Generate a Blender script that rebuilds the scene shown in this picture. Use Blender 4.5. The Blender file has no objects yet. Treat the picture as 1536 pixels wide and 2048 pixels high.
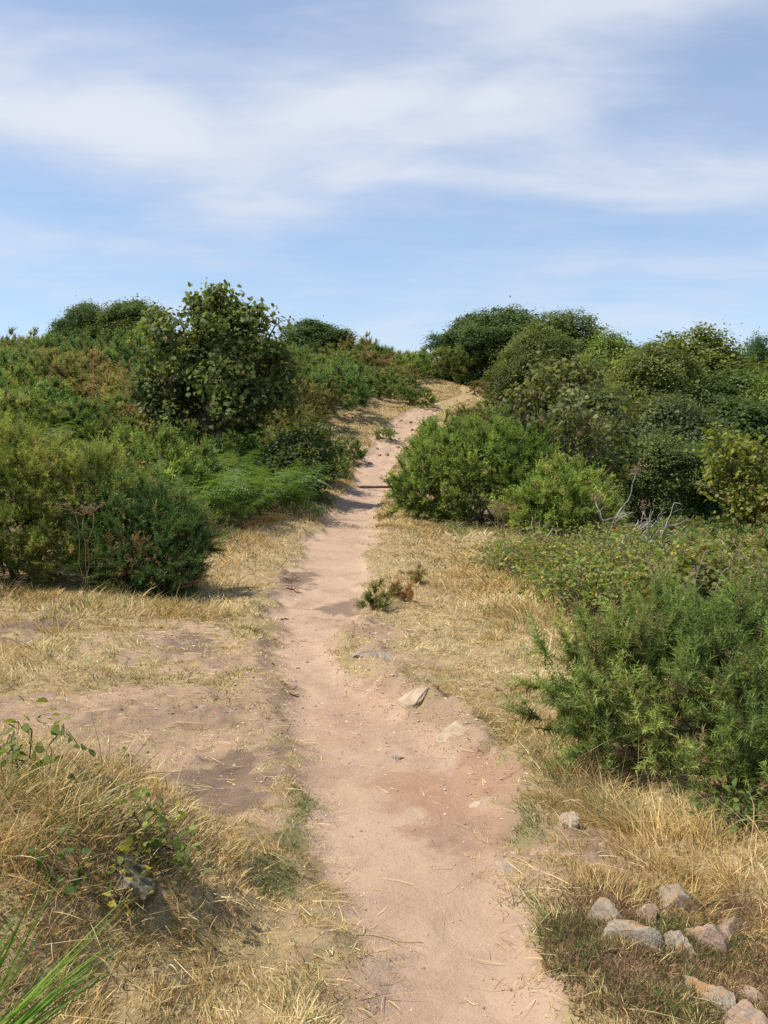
import bpy, math, random
import numpy as np
from mathutils import Vector

RNG = np.random.default_rng(11)
scene = bpy.context.scene
COL = scene.collection
PI = math.pi

# ------------------------------------------------------------------ camera model
F, CX, CY, EYE = 1930.0, 768.0, 1024.0, 1.6
PITCH = math.atan(94.0 / F)                      # camera looks this far below level
cp, sp = math.cos(PITCH), math.sin(PITCH)

def ray(px, py):
    a, b = (px - CX) / F, -(py - CY) / F
    d = np.array([a, cp + b * sp, -sp + b * cp])
    return d / d[1]

def at(px, py, Y):
    d = ray(px, py)
    return np.array([d[0] * Y, Y, EYE + d[2] * Y])

# ------------------------------------------------------------------ numpy noise
def _hash(ix, iy, s):
    h = (ix.astype(np.int64) * 374761393 + iy.astype(np.int64) * 668265263 + s * 1442695041) & 0x7fffffff
    h = ((h ^ (h >> 13)) * 1274126177) & 0x7fffffff
    return ((h ^ (h >> 16)) & 0xffff) / 65535.0

def vnoise(x, y, s=0):
    x = np.asarray(x, float); y = np.asarray(y, float)
    ix, iy = np.floor(x), np.floor(y)
    fx, fy = x - ix, y - iy
    fx = fx * fx * fx * (fx * (fx * 6 - 15) + 10); fy = fy * fy * fy * (fy * (fy * 6 - 15) + 10)
    a, b = _hash(ix, iy, s), _hash(ix + 1, iy, s)
    c, d = _hash(ix, iy + 1, s), _hash(ix + 1, iy + 1, s)
    return (a + (b - a) * fx) * (1 - fy) + (c + (d - c) * fx) * fy - 0.5

def fbm(x, y, s=0, o=4):
    r, a, f = 0.0, 1.0, 1.0
    for i in range(o):
        r = r + a * vnoise(x * f + 17.3 * i, y * f - 9.1 * i, s + i); a *= 0.5; f *= 2.03
    return r

def sstep(a, b, x):
    t = np.clip((x - a) / (b - a), 0, 1)
    return t * t * (3 - 2 * t)

# ------------------------------------------------------------------ terrain
CP = [  # x, y, z of the land's main shape
    (0, -8, -.15), (-6, -4, 0), (6, -4, -.2), (0, 0, 0), (-4, 0, .05), (4, 0, -.05), (0, 4, 0), (-3, 5, .1), (3, 5, -.05), (0, 8, 0), (-.5, 12, 0), (-4, 11, .2), (4, 10, -.1),
    (-8, 10, .5), (8, 8, -.5), (-.5, 15, .06), (-.5, 20, .42), (-.4, 26, 1.0), (.1, 32, 2.1), (.9, 36, 3.0), (1.9, 39.5, 3.85), (4.2, 46, 5.25),
    (5.5, 52, 5.7), (-4, 16, .65), (-4, 22, 1.45), (-9, 20, 1.9), (-16, 25, 3.2), (-8, 30, 3.1), (-4, 32, 2.9), (-3, 38, 4.3), (-1, 44, 5.3),
    (-12, 42, 5.4), (-22, 40, 5.6), (-25, 58, 7.0), (-12, 58, 7.2), (-2, 58, 7.1), (3.5, 56, 6.5), (12, 60, 5.2), (-40, 60, 7.0), (-30, 20, 3.4),
    (2.2, 20, .36), (4.5, 20, 0), (5, 14, -.1), (8, 15, -.5), (10, 22, -.7), (3.2, 27, .9), (3.4, 33, 2.1), (4.6, 39, 3.5), (7, 30, .6), (12, 32, .2), (8, 42, 3.6),
    (20, 30, -1.2), (22, 45, .6), (30, 20, -2.5), (-30, 5, 1.2), (30, 0, -2), (-15, 0, .4), (15, 4, -.8), (-15, 90, 5.5), (15, 90, 4.0), (-50, 100, 4.5), (50, 100, 2.0), (60, 50, -1), (-60, 30, 5)]
_c = np.array(CP, float)
def _tps(r2):
    return 0.5 * r2 * np.log(r2 + 1e-9)
_n = len(_c)
_d2 = ((_c[:, None, :2] - _c[None, :, :2]) ** 2).sum(-1)
_A = np.zeros((_n + 3, _n + 3)); _A[:_n, :_n] = _tps(_d2) + np.eye(_n) * 2.0
_A[:_n, _n] = 1; _A[:_n, _n + 1:] = _c[:, :2]; _A[_n, :_n] = 1; _A[_n + 1:, :_n] = _c[:, :2].T
_w = np.linalg.solve(_A, np.concatenate([_c[:, 2], np.zeros(3)]))

def Hbase(x, y):
    x = np.asarray(x, float); y = np.asarray(y, float)
    shp = x.shape
    xf, yf = np.clip(x.ravel(), -60, 60), np.clip(y.ravel(), -10, 100)
    out = np.empty(len(xf))
    for i in range(0, len(xf), 20000):
        a, b = xf[i:i + 20000], yf[i:i + 20000]
        r2 = (a[:, None] - _c[None, :, 0]) ** 2 + (b[:, None] - _c[None, :, 1]) ** 2
        out[i:i + 20000] = _tps(r2) @ _w[:_n] + _w[_n] + _w[_n + 1] * a + _w[_n + 2] * b
    out = out.reshape(shp)
    far = sstep(70, 260, np.hypot(x, y - 20))
    return out * (1 - far) + 1.0 * far

def hit(px, py, fn=Hbase):
    d = ray(px, py)
    Y = np.concatenate([np.arange(1.2, 20, .02), np.arange(20, 75, .1)])
    z = EYE + d[2] * Y
    h = fn(d[0] * Y, Y)
    k = np.argmax(z <= h)
    if not (z <= h).any():
        k = len(Y) - 1
    return d[0] * Y[k], Y[k], h[k]

EDGE = [(2048, 735, 1150), (1900, 690, 1085), (1750, 655, 1015), (1650, 640, 1005), (1550, 605, 985), (1450, 572, 860), (1350, 555, 700), (1290, 543, 655), (1230, 540, 722),
        (1150, 575, 735), (1080, 610, 745), (1000, 680, 765), (975, 697, 775), (940, 712, 780), (905, 733, 800), (870, 750, 822), (850, 770, 842), (830, 797, 868), (815, 830, 900), (800, 885, 935), (788, 925, 958)]
_L = np.array([hit(l, y)[:2] for y, l, r in EDGE]); _R = np.array([hit(r, y)[:2] for y, l, r in EDGE])
_L = _L[np.argsort(_L[:, 1])]; _R = _R[np.argsort(_R[:, 1])]
def path_edges(y):
    xl = np.interp(y, _L[:, 1], _L[:, 0]); xr = np.interp(y, _R[:, 1], _R[:, 0])
    far = np.maximum(y - 46, 0)
    return xl + far * .5 * (y < 60), np.maximum(xr + far * .5 * (y < 60), xl + .25)

def path_depth(x, y):
    """metres inside the nearest edge of the path (negative outside)"""
    xl, xr = path_edges(y)
    wob = (fbm(x * 2.2, y * 2.2, 5, 4) * .22 + fbm(x * 9, y * 9, 15, 2) * .06) * np.clip(y / 9, .55, 1.6)
    return np.minimum(x - xl, xr - x) + wob - 1.2 * sstep(38.6, 41.5, y)

def blob(x, y, px, py, rx, ry, soft=.5):
    """soft mask of a patch of ground, given where it lies"""
    X, Y, _ = hit(px, py)
    _, Ya, _ = hit(px, py + ry); _, Yb, _ = hit(px, py - ry)
    RX = rx / F * Y; RY = max((Yb - Ya) / 2, .08)
    x2 = x + fbm(x * 2.5 / max(RX, .4), y * 2.5 / max(RX, .4), 31, 4) * RX * .9
    y2 = y + fbm(x * 2.5 / max(RX, .4), y * 2.5 / max(RX, .4), 47, 4) * RY * .9
    q = np.hypot((x2 - X) / RX, (y2 - Y) / RY)
    return 1 - sstep(1 - soft, 1 + soft * .6, q)

def many(x, y, lst):
    r = np.zeros_like(x)
    for b in lst:
        r = np.maximum(r, b[4] * blob(x, y, *b[:4]))
    return r

BARE = [(230, 1425, 330, 62, .84), (400, 1490, 230, 75, .80), (450, 1565, 150, 70, 1), (350, 1287, 130, 36, .9), (500, 1655, 85, 40, .75), (520, 1400, 90, 60, .6), (60, 1262, 80, 24, .7), (470, 1330, 120, 40, .7),
        (900, 1560, 150, 100, 1), (960, 1640, 120, 70, 1), (730, 1265, 110, 32, .85), (790, 1330, 90, 30, .6), (740, 1410, 110, 60, .9), (880, 1455, 100, 45, .7), (1190, 1690, 80, 40, .75),
        (1120, 1710, 70, 40, .6), (590, 1170, 60, 40, .8), (610, 1850, 70, 80, .45), (690, 1950, 60, 70, .6), (1100, 1960, 70, 70, .6), (1050, 1740, 60, 60, .5), (560, 1300, 60, 60, .7), (820, 1470, 80, 50, .6)]
DARK = [(450, 1558, 130, 58, 1), (385, 1297, 62, 22, .9), (598, 1150, 42, 24, .9), (688, 1208, 62, 20, .75), (300, 1440, 200, 50, .45), (60, 1262, 80, 22, .9), (1185, 1680, 70, 25, .5), (490, 1420, 70, 40, .4), (570, 1370, 50, 40, .35),
        (640, 1900, 40, 110, .5), (930, 1640, 110, 40, .4), (790, 880, 40, 10, .5), (820, 845, 30, 9, .4)]  # first patch here: the mound's shadow along the path edge, painted dark
RED = [(890, 1560, 160, 80, .9), (960, 1640, 90, 50, .7), (700, 1400, 90, 70, .6), (420, 1520, 200, 60, .4), (600, 1300, 60, 60, .4), (1040, 1870, 60, 90, .4)]
GREEN = [(665, 925, 60, 45, .9), (560, 1000, 110, 28, .75), (600, 1650, 32, 90, .9), (545, 1470, 30, 110, .45), (1060, 1830, 70, 60, .7), (1070, 1660, 50, 35, .7), (700, 870, 30, 25, .7), (160, 1600, 150, 120, .5), (540, 1760, 50, 40, .9),
         (1170, 1940, 80, 70, .8), (960, 1060, 90, 22, .55), (1050, 1130, 90, 35, .6), (760, 930, 22, 12, .9), (450, 1350, 100, 30, .3), (800, 905, 22, 30, .6), (1250, 1600, 200, 30, .3), (480, 960, 90, 20, .8)]
TALL = [(1060, 1215, 105, 80, .17), (980, 1150, 130, 45, .10), (1140, 1540, 110, 110, .15), (1330, 1660, 260, 40, .13), (230, 1222, 280, 30, .13), (450, 1080, 100, 55, .09), (560, 1020, 110, 24, .10), (420, 1170, 60, 40, .10),
        (1400, 1740, 220, 90, .07), (30, 1330, 70, 60, .09), (640, 940, 70, 40, .10), (1060, 1820, 60, 60, .10), (880, 1060, 120, 25, .09), (790, 1190, 45, 30, .07), (1130, 1120, 180, 45, .12)]

def mound(x, y):
    a = np.hypot((x + 1.42 + .08 * np.sin(y * 3)) / (1.0 + fbm(x * 2, y * 2, 77, 3) * .25), (y - 3.35) / (1.35 + fbm(x * 2, y * 2, 78, 3) * .3))
    return 1 - sstep(.35, 1.03, a)

def H(x, y):
    x = np.asarray(x, float); y = np.asarray(y, float)
    b = Hbase(x, y)
    pd = path_depth(x, y)
    pm = sstep(-.16, .18, pd)
    near = 1 - sstep(30, 60, y)
    b = b - .075 * pm * near
    b = b + .030 * np.exp(-((pd + .18) / .16) ** 2) * (1 - sstep(6, 14, y)) * (y > 0)
    b = b + .37 * mound(x, y)
    xl_, xr_ = path_edges(y); rs_ = (x > (xl_ + xr_) / 2) * sstep(4.2, 5.2, y) * (1 - sstep(9, 11, y))
    b = b + rs_ * np.exp(-((pd + .20) / .16) ** 2) * (.055 + .10 * fbm(x * 4, y * 4, 41, 3))
    off = 1 - .75 * pm
    b = b + np.abs(fbm(x * 6, y * 6, 43, 3)) * .05 * off * sstep(3, 4, y) * (1 - sstep(10, 14, y))
    b = b + fbm(x * .9, y * .9, 1, 3) * .09 * off + fbm(x * 3.7, y * 3.7, 2, 3) * .045 * off
    b = b - pm * .016 * sstep(.12, .3, fbm(x * 3.1 + 40, y * 2.3, 205, 2)) * (1 - sstep(10, 16, y))      # scuffs and heel marks
    b = b + fbm(x * 14, y * 14, 3, 3) * .012 * (1 - .55 * pm) * (1 - sstep(12, 25, y))
    b = b + fbm(x * .16, y * .16, 4, 3) * .5 * sstep(22, 45, np.hypot(x - 1, y * .9)) * (1 - pm)
    # stony, stepped stretch of the path on the climb
    b = b + np.abs(fbm(x * 2.5, y * 2.5, 9, 3)) * .09 * pm * sstep(27, 31, y) * (1 - sstep(42, 46, y))
    return b

def ground_z(x, y):
    return float(H(np.array([x]), np.array([y]))[0])

# ------------------------------------------------------------------ mesh helpers
class Acc:
    def __init__(s):
        s.v, s.f, s.c, s.n = [], [], [], 0
    def add(s, V, Fs, C):
        V = np.asarray(V, float).reshape(-1, 3)
        C = np.asarray(C, float)
        if C.ndim == 1:
            C = np.repeat(C[None], len(V), 0)
        for f in Fs:
            s.f.append(np.asarray(f, np.int64) + s.n)
        s.v.append(V); s.c.append(C); s.n += len(V)
    def polys(s, P, C):
        N, k, _ = P.shape
        if N == 0:
            return
        C = np.asarray(C, float)
        if C.ndim == 1:
            C = np.repeat(C[None], N, 0)
        s.add(P.reshape(-1, 3), [np.arange(N * k).reshape(N, k)], np.repeat(C, k, 0))

def build_mesh(name, acc, mat, smooth=False):
    V = np.concatenate(acc.v); C = np.concatenate(acc.c)
    me = bpy.data.meshes.new(name)
    me.vertices.add(len(V)); me.vertices.foreach_set('co', V.astype(np.float32).ravel())
    loops = np.concatenate([f.ravel() for f in acc.f]); tot = np.concatenate([np.full(len(f), f.shape[1]) for f in acc.f])
    me.loops.add(len(loops)); me.loops.foreach_set('vertex_index', loops.astype(np.int32))
    me.polygons.add(len(tot)); me.polygons.foreach_set('loop_start', np.concatenate([[0], np.cumsum(tot)[:-1]]).astype(np.int32))
    if smooth:
        me.polygons.foreach_set('use_smooth', np.ones(len(tot), bool))
    else:
        me.polygons.foreach_set('use_smooth', np.zeros(len(tot), bool))
    me.update(calc_edges=True)
    ca = me.color_attributes.new('col', 'FLOAT_COLOR', 'POINT')
    ca.data.foreach_set('color', np.concatenate([C, np.ones((len(C), 1))], 1).astype(np.float32).ravel())
    if mat:
        me.materials.append(mat)
    return me

def link(name, data, parent=None, loc=(0, 0, 0), rz=0, scale=(1, 1, 1)):
    o = bpy.data.objects.new(name, data); COL.objects.link(o)
    o.location = loc; o.rotation_euler = (0, 0, rz); o.scale = scale
    if parent:
        o.parent = parent
    return o

def tag(o, label=None, cat=None, group=None, kind=None):
    for k, v in (('label', label), ('category', cat), ('group', group), ('kind', kind)):
        if v:
            o[k] = v
    return o

def thing(name, label, cat, loc, group=None, rz=0, scale=(1, 1, 1)):
    return tag(link(name, None, None, loc, rz, scale), label, cat, group)

def dup(root, loc, rz, scale, label=None):
    r = root.copy(); COL.objects.link(r); r.location = loc; r.rotation_euler = (0, 0, rz); r.scale = scale
    if label:
        r['label'] = label
    for ch in list(root.children):
        c = ch.copy(); COL.objects.link(c); c.parent = r
    return r

def norm(v):
    return v / np.maximum(np.linalg.norm(v, axis=-1, keepdims=True), 1e-9)

def perp(d, rng):
    r = rng.normal(size=d.shape)
    return norm(np.cross(d, r))

def tube(acc, P, R, col, n=6):
    P = np.asarray(P, float); k = len(P)
    T = norm(np.gradient(P, axis=0))
    up = np.array([0.31, 0.23, 0.92]) if abs(T[0] @ np.array([0.31, 0.23, 0.92])) < .9 else np.array([1.0, 0, 0])
    U = norm(np.cross(T, up)); W = np.cross(T, U)
    a = np.arange(n) * 2 * PI / n
    V = P[:, None] + (np.cos(a)[None, :, None] * U[:, None] + np.sin(a)[None, :, None] * W[:, None]) * np.asarray(R)[:, None, None]
    i = np.arange(k - 1)[:, None] * n; j = np.arange(n)[None]
    Fq = np.stack([i + j, i + (j + 1) % n, i + n + (j + 1) % n, i + n + j], -1).reshape(-1, 4)
    acc.add(V, [Fq, (np.arange(n) + (k - 1) * n)[None], np.arange(n)[::-1][None]], col)

def curve_pts(a, b, k=6, sag=0.0, jit=0.0, rng=RNG):
    t = np.linspace(0, 1, k)[:, None]
    P = np.asarray(a) * (1 - t) + np.asarray(b) * t
    P[:, 2] += (4 * t * (1 - t))[:, 0] * sag
    P[1:-1] += rng.normal(size=(k - 2, 3)) * jit
    return P

def blades(acc, base, d, ln, w, bend, col, segs=3, rng=RNG):
    """tapered ribbons from base along d that bend over towards bend"""
    N = len(base)
    side = norm(np.cross(d, rng.normal(size=(N, 3))))
    V = np.empty((N, 2 * segs + 1, 3))
    for i in range(segs + 1):
        t = i / segs
        p = base + d * (ln * t)[:, None] + bend * (ln * t * t)[:, None]
        if i < segs:
            ww = (w * (1 - .75 * t))[:, None] * .5
            V[:, 2 * i] = p - side * ww; V[:, 2 * i + 1] = p + side * ww
        else:
            V[:, 2 * i] = p
    K = 2 * segs + 1
    o = (np.arange(N) * K)[:, None]
    Fs = [o + np.array([[2 * i, 2 * i + 1, 2 * i + 3, 2 * i + 2]]) for i in range(segs - 1)] + [o + np.array([[2 * segs - 2, 2 * segs - 1, 2 * segs]])]
    acc.add(V, Fs, np.repeat(col, K, 0))

# ------------------------------------------------------------------ materials
def nt(name):
    m = bpy.data.materials.new(name); m.use_nodes = True
    t = m.node_tree; t.nodes.clear()
    return m, t, t.nodes, t.links

class X:
    """node-expression helper"""
    def __init__(s, t):
        s.t = t
    def put(s, sock, v):
        if isinstance(v, bpy.types.NodeSocket):
            s.t.links.new(v, sock)
        elif isinstance(v, (tuple, list)) and len(v) == 3 and sock.type == 'RGBA':
            sock.default_value = (*v, 1)
        else:
            sock.default_value = v
    def m(s, op, *a):
        n = s.t.nodes.new('ShaderNodeMath'); n.operation = op
        for i, v in enumerate(a):
            s.put(n.inputs[i], v)
        return n.outputs[0]
    def vm(s, op, *a):
        n = s.t.nodes.new('ShaderNodeVectorMath'); n.operation = op
        for i, v in enumerate(a):
            if op == 'SCALE' and i == 1:
                s.put(n.inputs['Scale'], v)
            else:
                s.put(n.inputs[i], v)
        return n.outputs[0]
    def mix(s, f, a, b, mode='MIX'):
        n = s.t.nodes.new('ShaderNodeMix'); n.data_type = 'RGBA'; n.blend_type = mode; n.clamp_factor = True
        s.put(n.inputs[0], f); s.put(n.inputs[6], a); s.put(n.inputs[7], b)
        return n.outputs[2]
    def noise(s, vec, scale, detail=4, rough=.55, dist=0.0):
        n = s.t.nodes.new('ShaderNodeTexNoise')
        if vec is not None:
            s.t.links.new(vec, n.inputs['Vector'])
        n.inputs['Scale'].default_value = scale; n.inputs['Detail'].default_value = detail; n.inputs['Roughness'].default_value = rough; n.inputs['Distortion'].default_value = dist
        return n.outputs[0]
    def ramp(s, v, a, b, c=0.0, d=1.0):
        n = s.t.nodes.new('ShaderNodeMapRange'); n.interpolation_type = 'SMOOTHSTEP'
        s.put(n.inputs[0], v); n.inputs[1].default_value = a; n.inputs[2].default_value = b; n.inputs[3].default_value = c; n.inputs[4].default_value = d
        return n.outputs[0]
    def attr(s, name):
        n = s.t.nodes.new('ShaderNodeAttribute'); n.attribute_name = name
        return n

def foliage_mat(name, gain=1.0, warm=1.0, transl=.35, tint=(1.25, 1.2, .55), rough=.5, spec=.25, var=.12, hue=.015):
    m, t, N, L = nt(name); x = X(t)
    col = x.attr('col').outputs['Color']
    oi = N.new('ShaderNodeObjectInfo')
    hsv = N.new('ShaderNodeHueSaturation')
    L.new(col, hsv.inputs['Color'])
    L.new(x.ramp(oi.outputs['Random'], 0, 1, 1 - var, 1 + var), hsv.inputs['Value'])
    L.new(x.ramp(x.m('FRACT', x.m('MULTIPLY', oi.outputs['Random'], 7.31)), 0, 1, .5 - hue, .5 + hue), hsv.inputs['Hue'])
    c = x.mix(1.0, hsv.outputs[0], (gain * warm, gain, gain * .95), 'MULTIPLY')
    p = N.new('ShaderNodeBsdfPrincipled'); L.new(c, p.inputs['Base Color'])
    p.inputs['Roughness'].default_value = rough; p.inputs['Specular IOR Level'].default_value = spec
    tr = N.new('ShaderNodeBsdfTranslucent'); L.new(x.mix(1.0, c, tint, 'MULTIPLY'), tr.inputs['Color'])
    ms = N.new('ShaderNodeMixShader'); ms.inputs[0].default_value = transl
    L.new(p.outputs[0], ms.inputs[1]); L.new(tr.outputs[0], ms.inputs[2])
    o = N.new('ShaderNodeOutputMaterial'); L.new(ms.outputs[0], o.inputs[0])
    return m

def woody_mat(name, a, b, scale=18, bump=.4):
    m, t, N, L = nt(name); x = X(t)
    tc = N.new('ShaderNodeTexCoord')
    mp = N.new('ShaderNodeMapping'); mp.inputs['Scale'].default_value = (1, 1, .25); L.new(tc.outputs['Object'], mp.inputs[0])
    n1 = x.noise(mp.outputs[0], scale, 6, .65)
    p = N.new('ShaderNodeBsdfPrincipled'); p.inputs['Roughness'].default_value = .9; p.inputs['Specular IOR Level'].default_value = .15
    L.new(x.mix(x.ramp(n1, .35, .65), a, b), p.inputs['Base Color'])
    bp = N.new('ShaderNodeBump'); bp.inputs['Strength'].default_value = bump; bp.inputs['Distance'].default_value = .01; L.new(n1, bp.inputs['Height']); L.new(bp.outputs[0], p.inputs['Normal'])
    o = N.new('ShaderNodeOutputMaterial'); L.new(p.outputs[0], o.inputs[0])
    return m

def rock_mat(name, base, second, orange=.5, moss=0.0):
    m, t, N, L = nt(name); x = X(t)
    tc = N.new('ShaderNodeTexCoord'); oi = N.new('ShaderNodeObjectInfo')
    v = x.vm('ADD', tc.outputs['Object'], x.vm('SCALE', oi.outputs['Location'], 3.7))
    big = x.noise(v, 9, 5, .6, .4); mid = x.noise(v, 34, 6, .7); fine = x.noise(v, 170, 4, .7)
    c = x.mix(x.ramp(big, .40, .62), base, second)
    c = x.mix(x.m('MULTIPLY', x.ramp(x.noise(v, 14, 6, .7, .8), .52, .62), orange), c, (.38, .20, .075))
    c = x.mix(x.ramp(mid, .58, .68, 0, .55), c, (.46, .42, .36))
    c = x.mix(x.ramp(fine, .30, .42, .6, 0), c, (.09, .08, .075))
    if moss:
        c = x.mix(x.m('MULTIPLY', x.ramp(x.noise(v, 11, 5, .7), .44, .56), moss), c, (.07, .065, .02))
    p = N.new('ShaderNodeBsdfPrincipled'); p.inputs['Roughness'].default_value = .88; p.inputs['Specular IOR Level'].default_value = .2
    L.new(c, p.inputs['Base Color'])
    bp = N.new('ShaderNodeBump'); bp.inputs['Strength'].default_value = .7; bp.inputs['Distance'].default_value = .012
    L.new(x.m('ADD', mid, x.m('MULTIPLY', fine, .35)), bp.inputs['Height']); L.new(bp.outputs[0], p.inputs['Normal'])
    o = N.new('ShaderNodeOutputMaterial'); L.new(p.outputs[0], o.inputs[0])
    return m

def ground_mat():
    m, t, N, L = nt('ground_soil'); x = X(t)
    geo = N.new('ShaderNodeNewGeometry'); P = geo.outputs['Position']
    A = x.attr('zone')                       # r: bare, g: path, b: dark soil and the mound's painted shadow
    B = x.attr('zone2')                      # r: red soil, g: green turf, b: under scrub
    sa = N.new('ShaderNodeSeparateColor'); L.new(A.outputs['Color'], sa.inputs[0])
    sb = N.new('ShaderNodeSeparateColor'); L.new(B.outputs['Color'], sb.inputs[0])
    n_big = x.noise(P, 1.3, 5, .6); n_mid = x.noise(P, 7, 6, .62); n_fin = x.noise(P, 42, 5, .7); n_grit = x.noise(P, 210, 3, .75)
    jag = x.m('ADD', x.m('MULTIPLY', x.m('SUBTRACT', n_mid, .5), .9), x.m('MULTIPLY', x.m('SUBTRACT', n_fin, .5), .7))
    bare = x.ramp(x.m('ADD', sa.outputs[0], jag), .32, .66)
    path = x.ramp(x.m('ADD', sa.outputs[1], x.m('MULTIPLY', jag, .8)), .3, .75)
    dark = x.ramp(x.m('ADD', sa.outputs[2], x.m('MULTIPLY', jag, .55)), .18, .85)
    red = x.ramp(x.m('ADD', sb.outputs[0], x.m('MULTIPLY', jag, .7)), .2, .95)
    grn = x.ramp(x.m('ADD', sb.outputs[1], x.m('MULTIPLY', jag, .9)), .3, .9)
    soil = x.mix(x.ramp(n_big, .3, .7), (.385, .265, .172), (.305, .208, .135))
    pcol = x.mix(x.ramp(n_big, .3, .72), (.46, .322, .222), (.395, .268, .182))
    c = x.mix(path, soil, pcol)
    c = x.mix(x.m('MULTIPLY', red, .8), c, (.335, .195, .125))
    c = x.mix(x.m('MULTIPLY', dark, .85), c, (.165, .112, .080))
    # grit: pale and dark grains
    c = x.mix(x.ramp(n_grit, .58, .72, 0, .7), c, (.62, .50, .39))
    c = x.mix(x.ramp(n_grit, .26, .38, .5, 0), c, (.20, .125, .085))
    c = x.mix(x.ramp(n_fin, .56, .72, 0, .35), c, (.30, .17, .105))
    turf = x.mix(x.ramp(n_mid, .3, .7), (.36, .268, .142), (.26, .185, .100))
    turf = x.mix(x.ramp(n_fin, .5, .66, 0, .8), turf, (.47, .37, .20))
    turf = x.mix(x.m('MULTIPLY', grn, .65), turf, (.13, .145, .05))
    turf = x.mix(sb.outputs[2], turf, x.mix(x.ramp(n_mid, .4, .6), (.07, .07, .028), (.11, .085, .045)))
    c = x.mix(x.ramp(x.noise(P, 2.6, 6, .7, .5), .50, .66, 0, .38), c, (.30, .205, .145))
    c = x.mix(bare, turf, c)
    p = N.new('ShaderNodeBsdfPrincipled'); p.inputs['Roughness'].default_value = .95; p.inputs['Specular IOR Level'].default_value = .1
    L.new(c, p.inputs['Base Color'])
    h = x.m('ADD', x.m('ADD', x.m('MULTIPLY', n_mid, .9), x.m('MULTIPLY', n_fin, .55)), x.m('MULTIPLY', n_grit, .22))
    bp = N.new('ShaderNodeBump'); bp.inputs['Strength'].default_value = .75; bp.inputs['Distance'].default_value = .03
    L.new(h, bp.inputs['Height']); L.new(bp.outputs[0], p.inputs['Normal'])
    o = N.new('ShaderNodeOutputMaterial'); L.new(p.outputs[0], o.inputs[0])
    return m

M_grass = foliage_mat('dry_blades', 1.0, 1.0, .25, (1.1, 1.0, .8), .6, .25, 0, 0)
M_gorse = foliage_mat('gorse_spines', 1.62, 1.05, .42, (1.2, 1.2, .5), .55, .2, .2, .010)
M_leaf = foliage_mat('broad_leaves', 1.3, 1.06, .42, (1.3, 1.25, .45), .55, .18)
M_tree = foliage_mat('tree_leaves', 1.42, 1.06, .30, (1.3, 1.25, .45), .6, .12)
M_fern = foliage_mat('fern_fronds', 1.15, 1.0, .38, (1.2, 1.2, .5), .5, .3)
M_bark = woody_mat('bark', (.09, .07, .05), (.17, .14, .11))
M_dead = woody_mat('bleached_wood', (.40, .36, .31), (.24, .20, .17), 30)
M_drystem = woody_mat('dry_stem', (.26, .17, .09), (.18, .12, .07), 30)
M_timber = woody_mat('weathered_timber', (.14, .10, .075), (.07, .05, .04), 30)
M_ground = ground_mat()
M_rock_grey = rock_mat('grey_stone', (.245, .205, .155), (.33, .265, .19), 1.0)
M_rock_pink = rock_mat('pink_granite', (.34, .235, .165), (.24, .18, .14), .75)
M_rock_pale = rock_mat('pale_granite', (.46, .36, .26), (.36, .27, .185), .3)
M_rock_moss = rock_mat('mossy_stone', (.22, .195, .165), (.17, .145, .115), .1, .9)

def pebble_mat():
    m, t, N, L = nt('grit'); x = X(t)
    p = N.new('ShaderNodeBsdfPrincipled'); p.inputs['Roughness'].default_value = .9; p.inputs['Specular IOR Level'].default_value = .15
    L.new(x.attr('col').outputs['Color'], p.inputs['Base Color'])
    o = N.new('ShaderNodeOutputMaterial'); L.new(p.outputs[0], o.inputs[0])
    return m
M_grit = pebble_mat()

# ------------------------------------------------------------------ ground + path
def grow(a, step, limit, f=1.12):
    out = []
    while a < limit:
        a += step; step *= f; out.append(a)
    return np.array(out)

xs_f = np.arange(-3.0, 3.001, .03)
xs = np.concatenate([-grow(3.0, .04, 900)[::-1], xs_f, grow(3.0, .04, 900)])
ys = np.concatenate([-grow(0, .3, 900, 1.3)[::-1], np.arange(0, 1.8, .15), np.arange(1.8, 9, .03), np.arange(9, 18, .07), np.arange(18, 50, .2), grow(50, .25, 1500, 1.08)])
GX, GY = np.meshgrid(xs, ys)
GZ = H(GX, GY)
def zones(x, y):
    pd = path_depth(x, y)
    pm = sstep(-.12, .12, pd)
    nearm = (y > 1) & (y < 60)
    bare = np.maximum(pm, many(x, y, BARE))
    xl, xr = path_edges(y)
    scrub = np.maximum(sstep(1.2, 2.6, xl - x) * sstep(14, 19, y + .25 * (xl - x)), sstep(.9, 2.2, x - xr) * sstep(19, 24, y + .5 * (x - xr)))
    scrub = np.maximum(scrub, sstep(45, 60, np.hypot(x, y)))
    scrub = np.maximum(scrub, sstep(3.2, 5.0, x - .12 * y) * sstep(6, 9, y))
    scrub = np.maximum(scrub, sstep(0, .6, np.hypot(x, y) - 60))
    return pd, pm, bare, many(x, y, DARK), many(x, y, RED), many(x, y, GREEN), scrub
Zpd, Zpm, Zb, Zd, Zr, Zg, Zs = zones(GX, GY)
nx, ny = len(xs), len(ys)
idx = np.arange(nx * ny).reshape(ny, nx)
quads = np.stack([idx[:-1, :-1], idx[:-1, 1:], idx[1:, 1:], idx[1:, :-1]], -1).reshape(-1, 4)
fp = (Zpd > 0) & (GY > 1.0) & (GY < 50)
q_path = (fp.ravel()[quads].sum(1) >= 3)
V = np.stack([GX, GY, GZ], -1).reshape(-1, 3)
dzdx = np.gradient(GZ, xs, axis=1); dzdy = np.gradient(GZ, ys, axis=0)
NRM = norm(np.stack([-dzdx, -dzdy, np.ones_like(GZ)], -1)).reshape(-1, 3)
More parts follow.
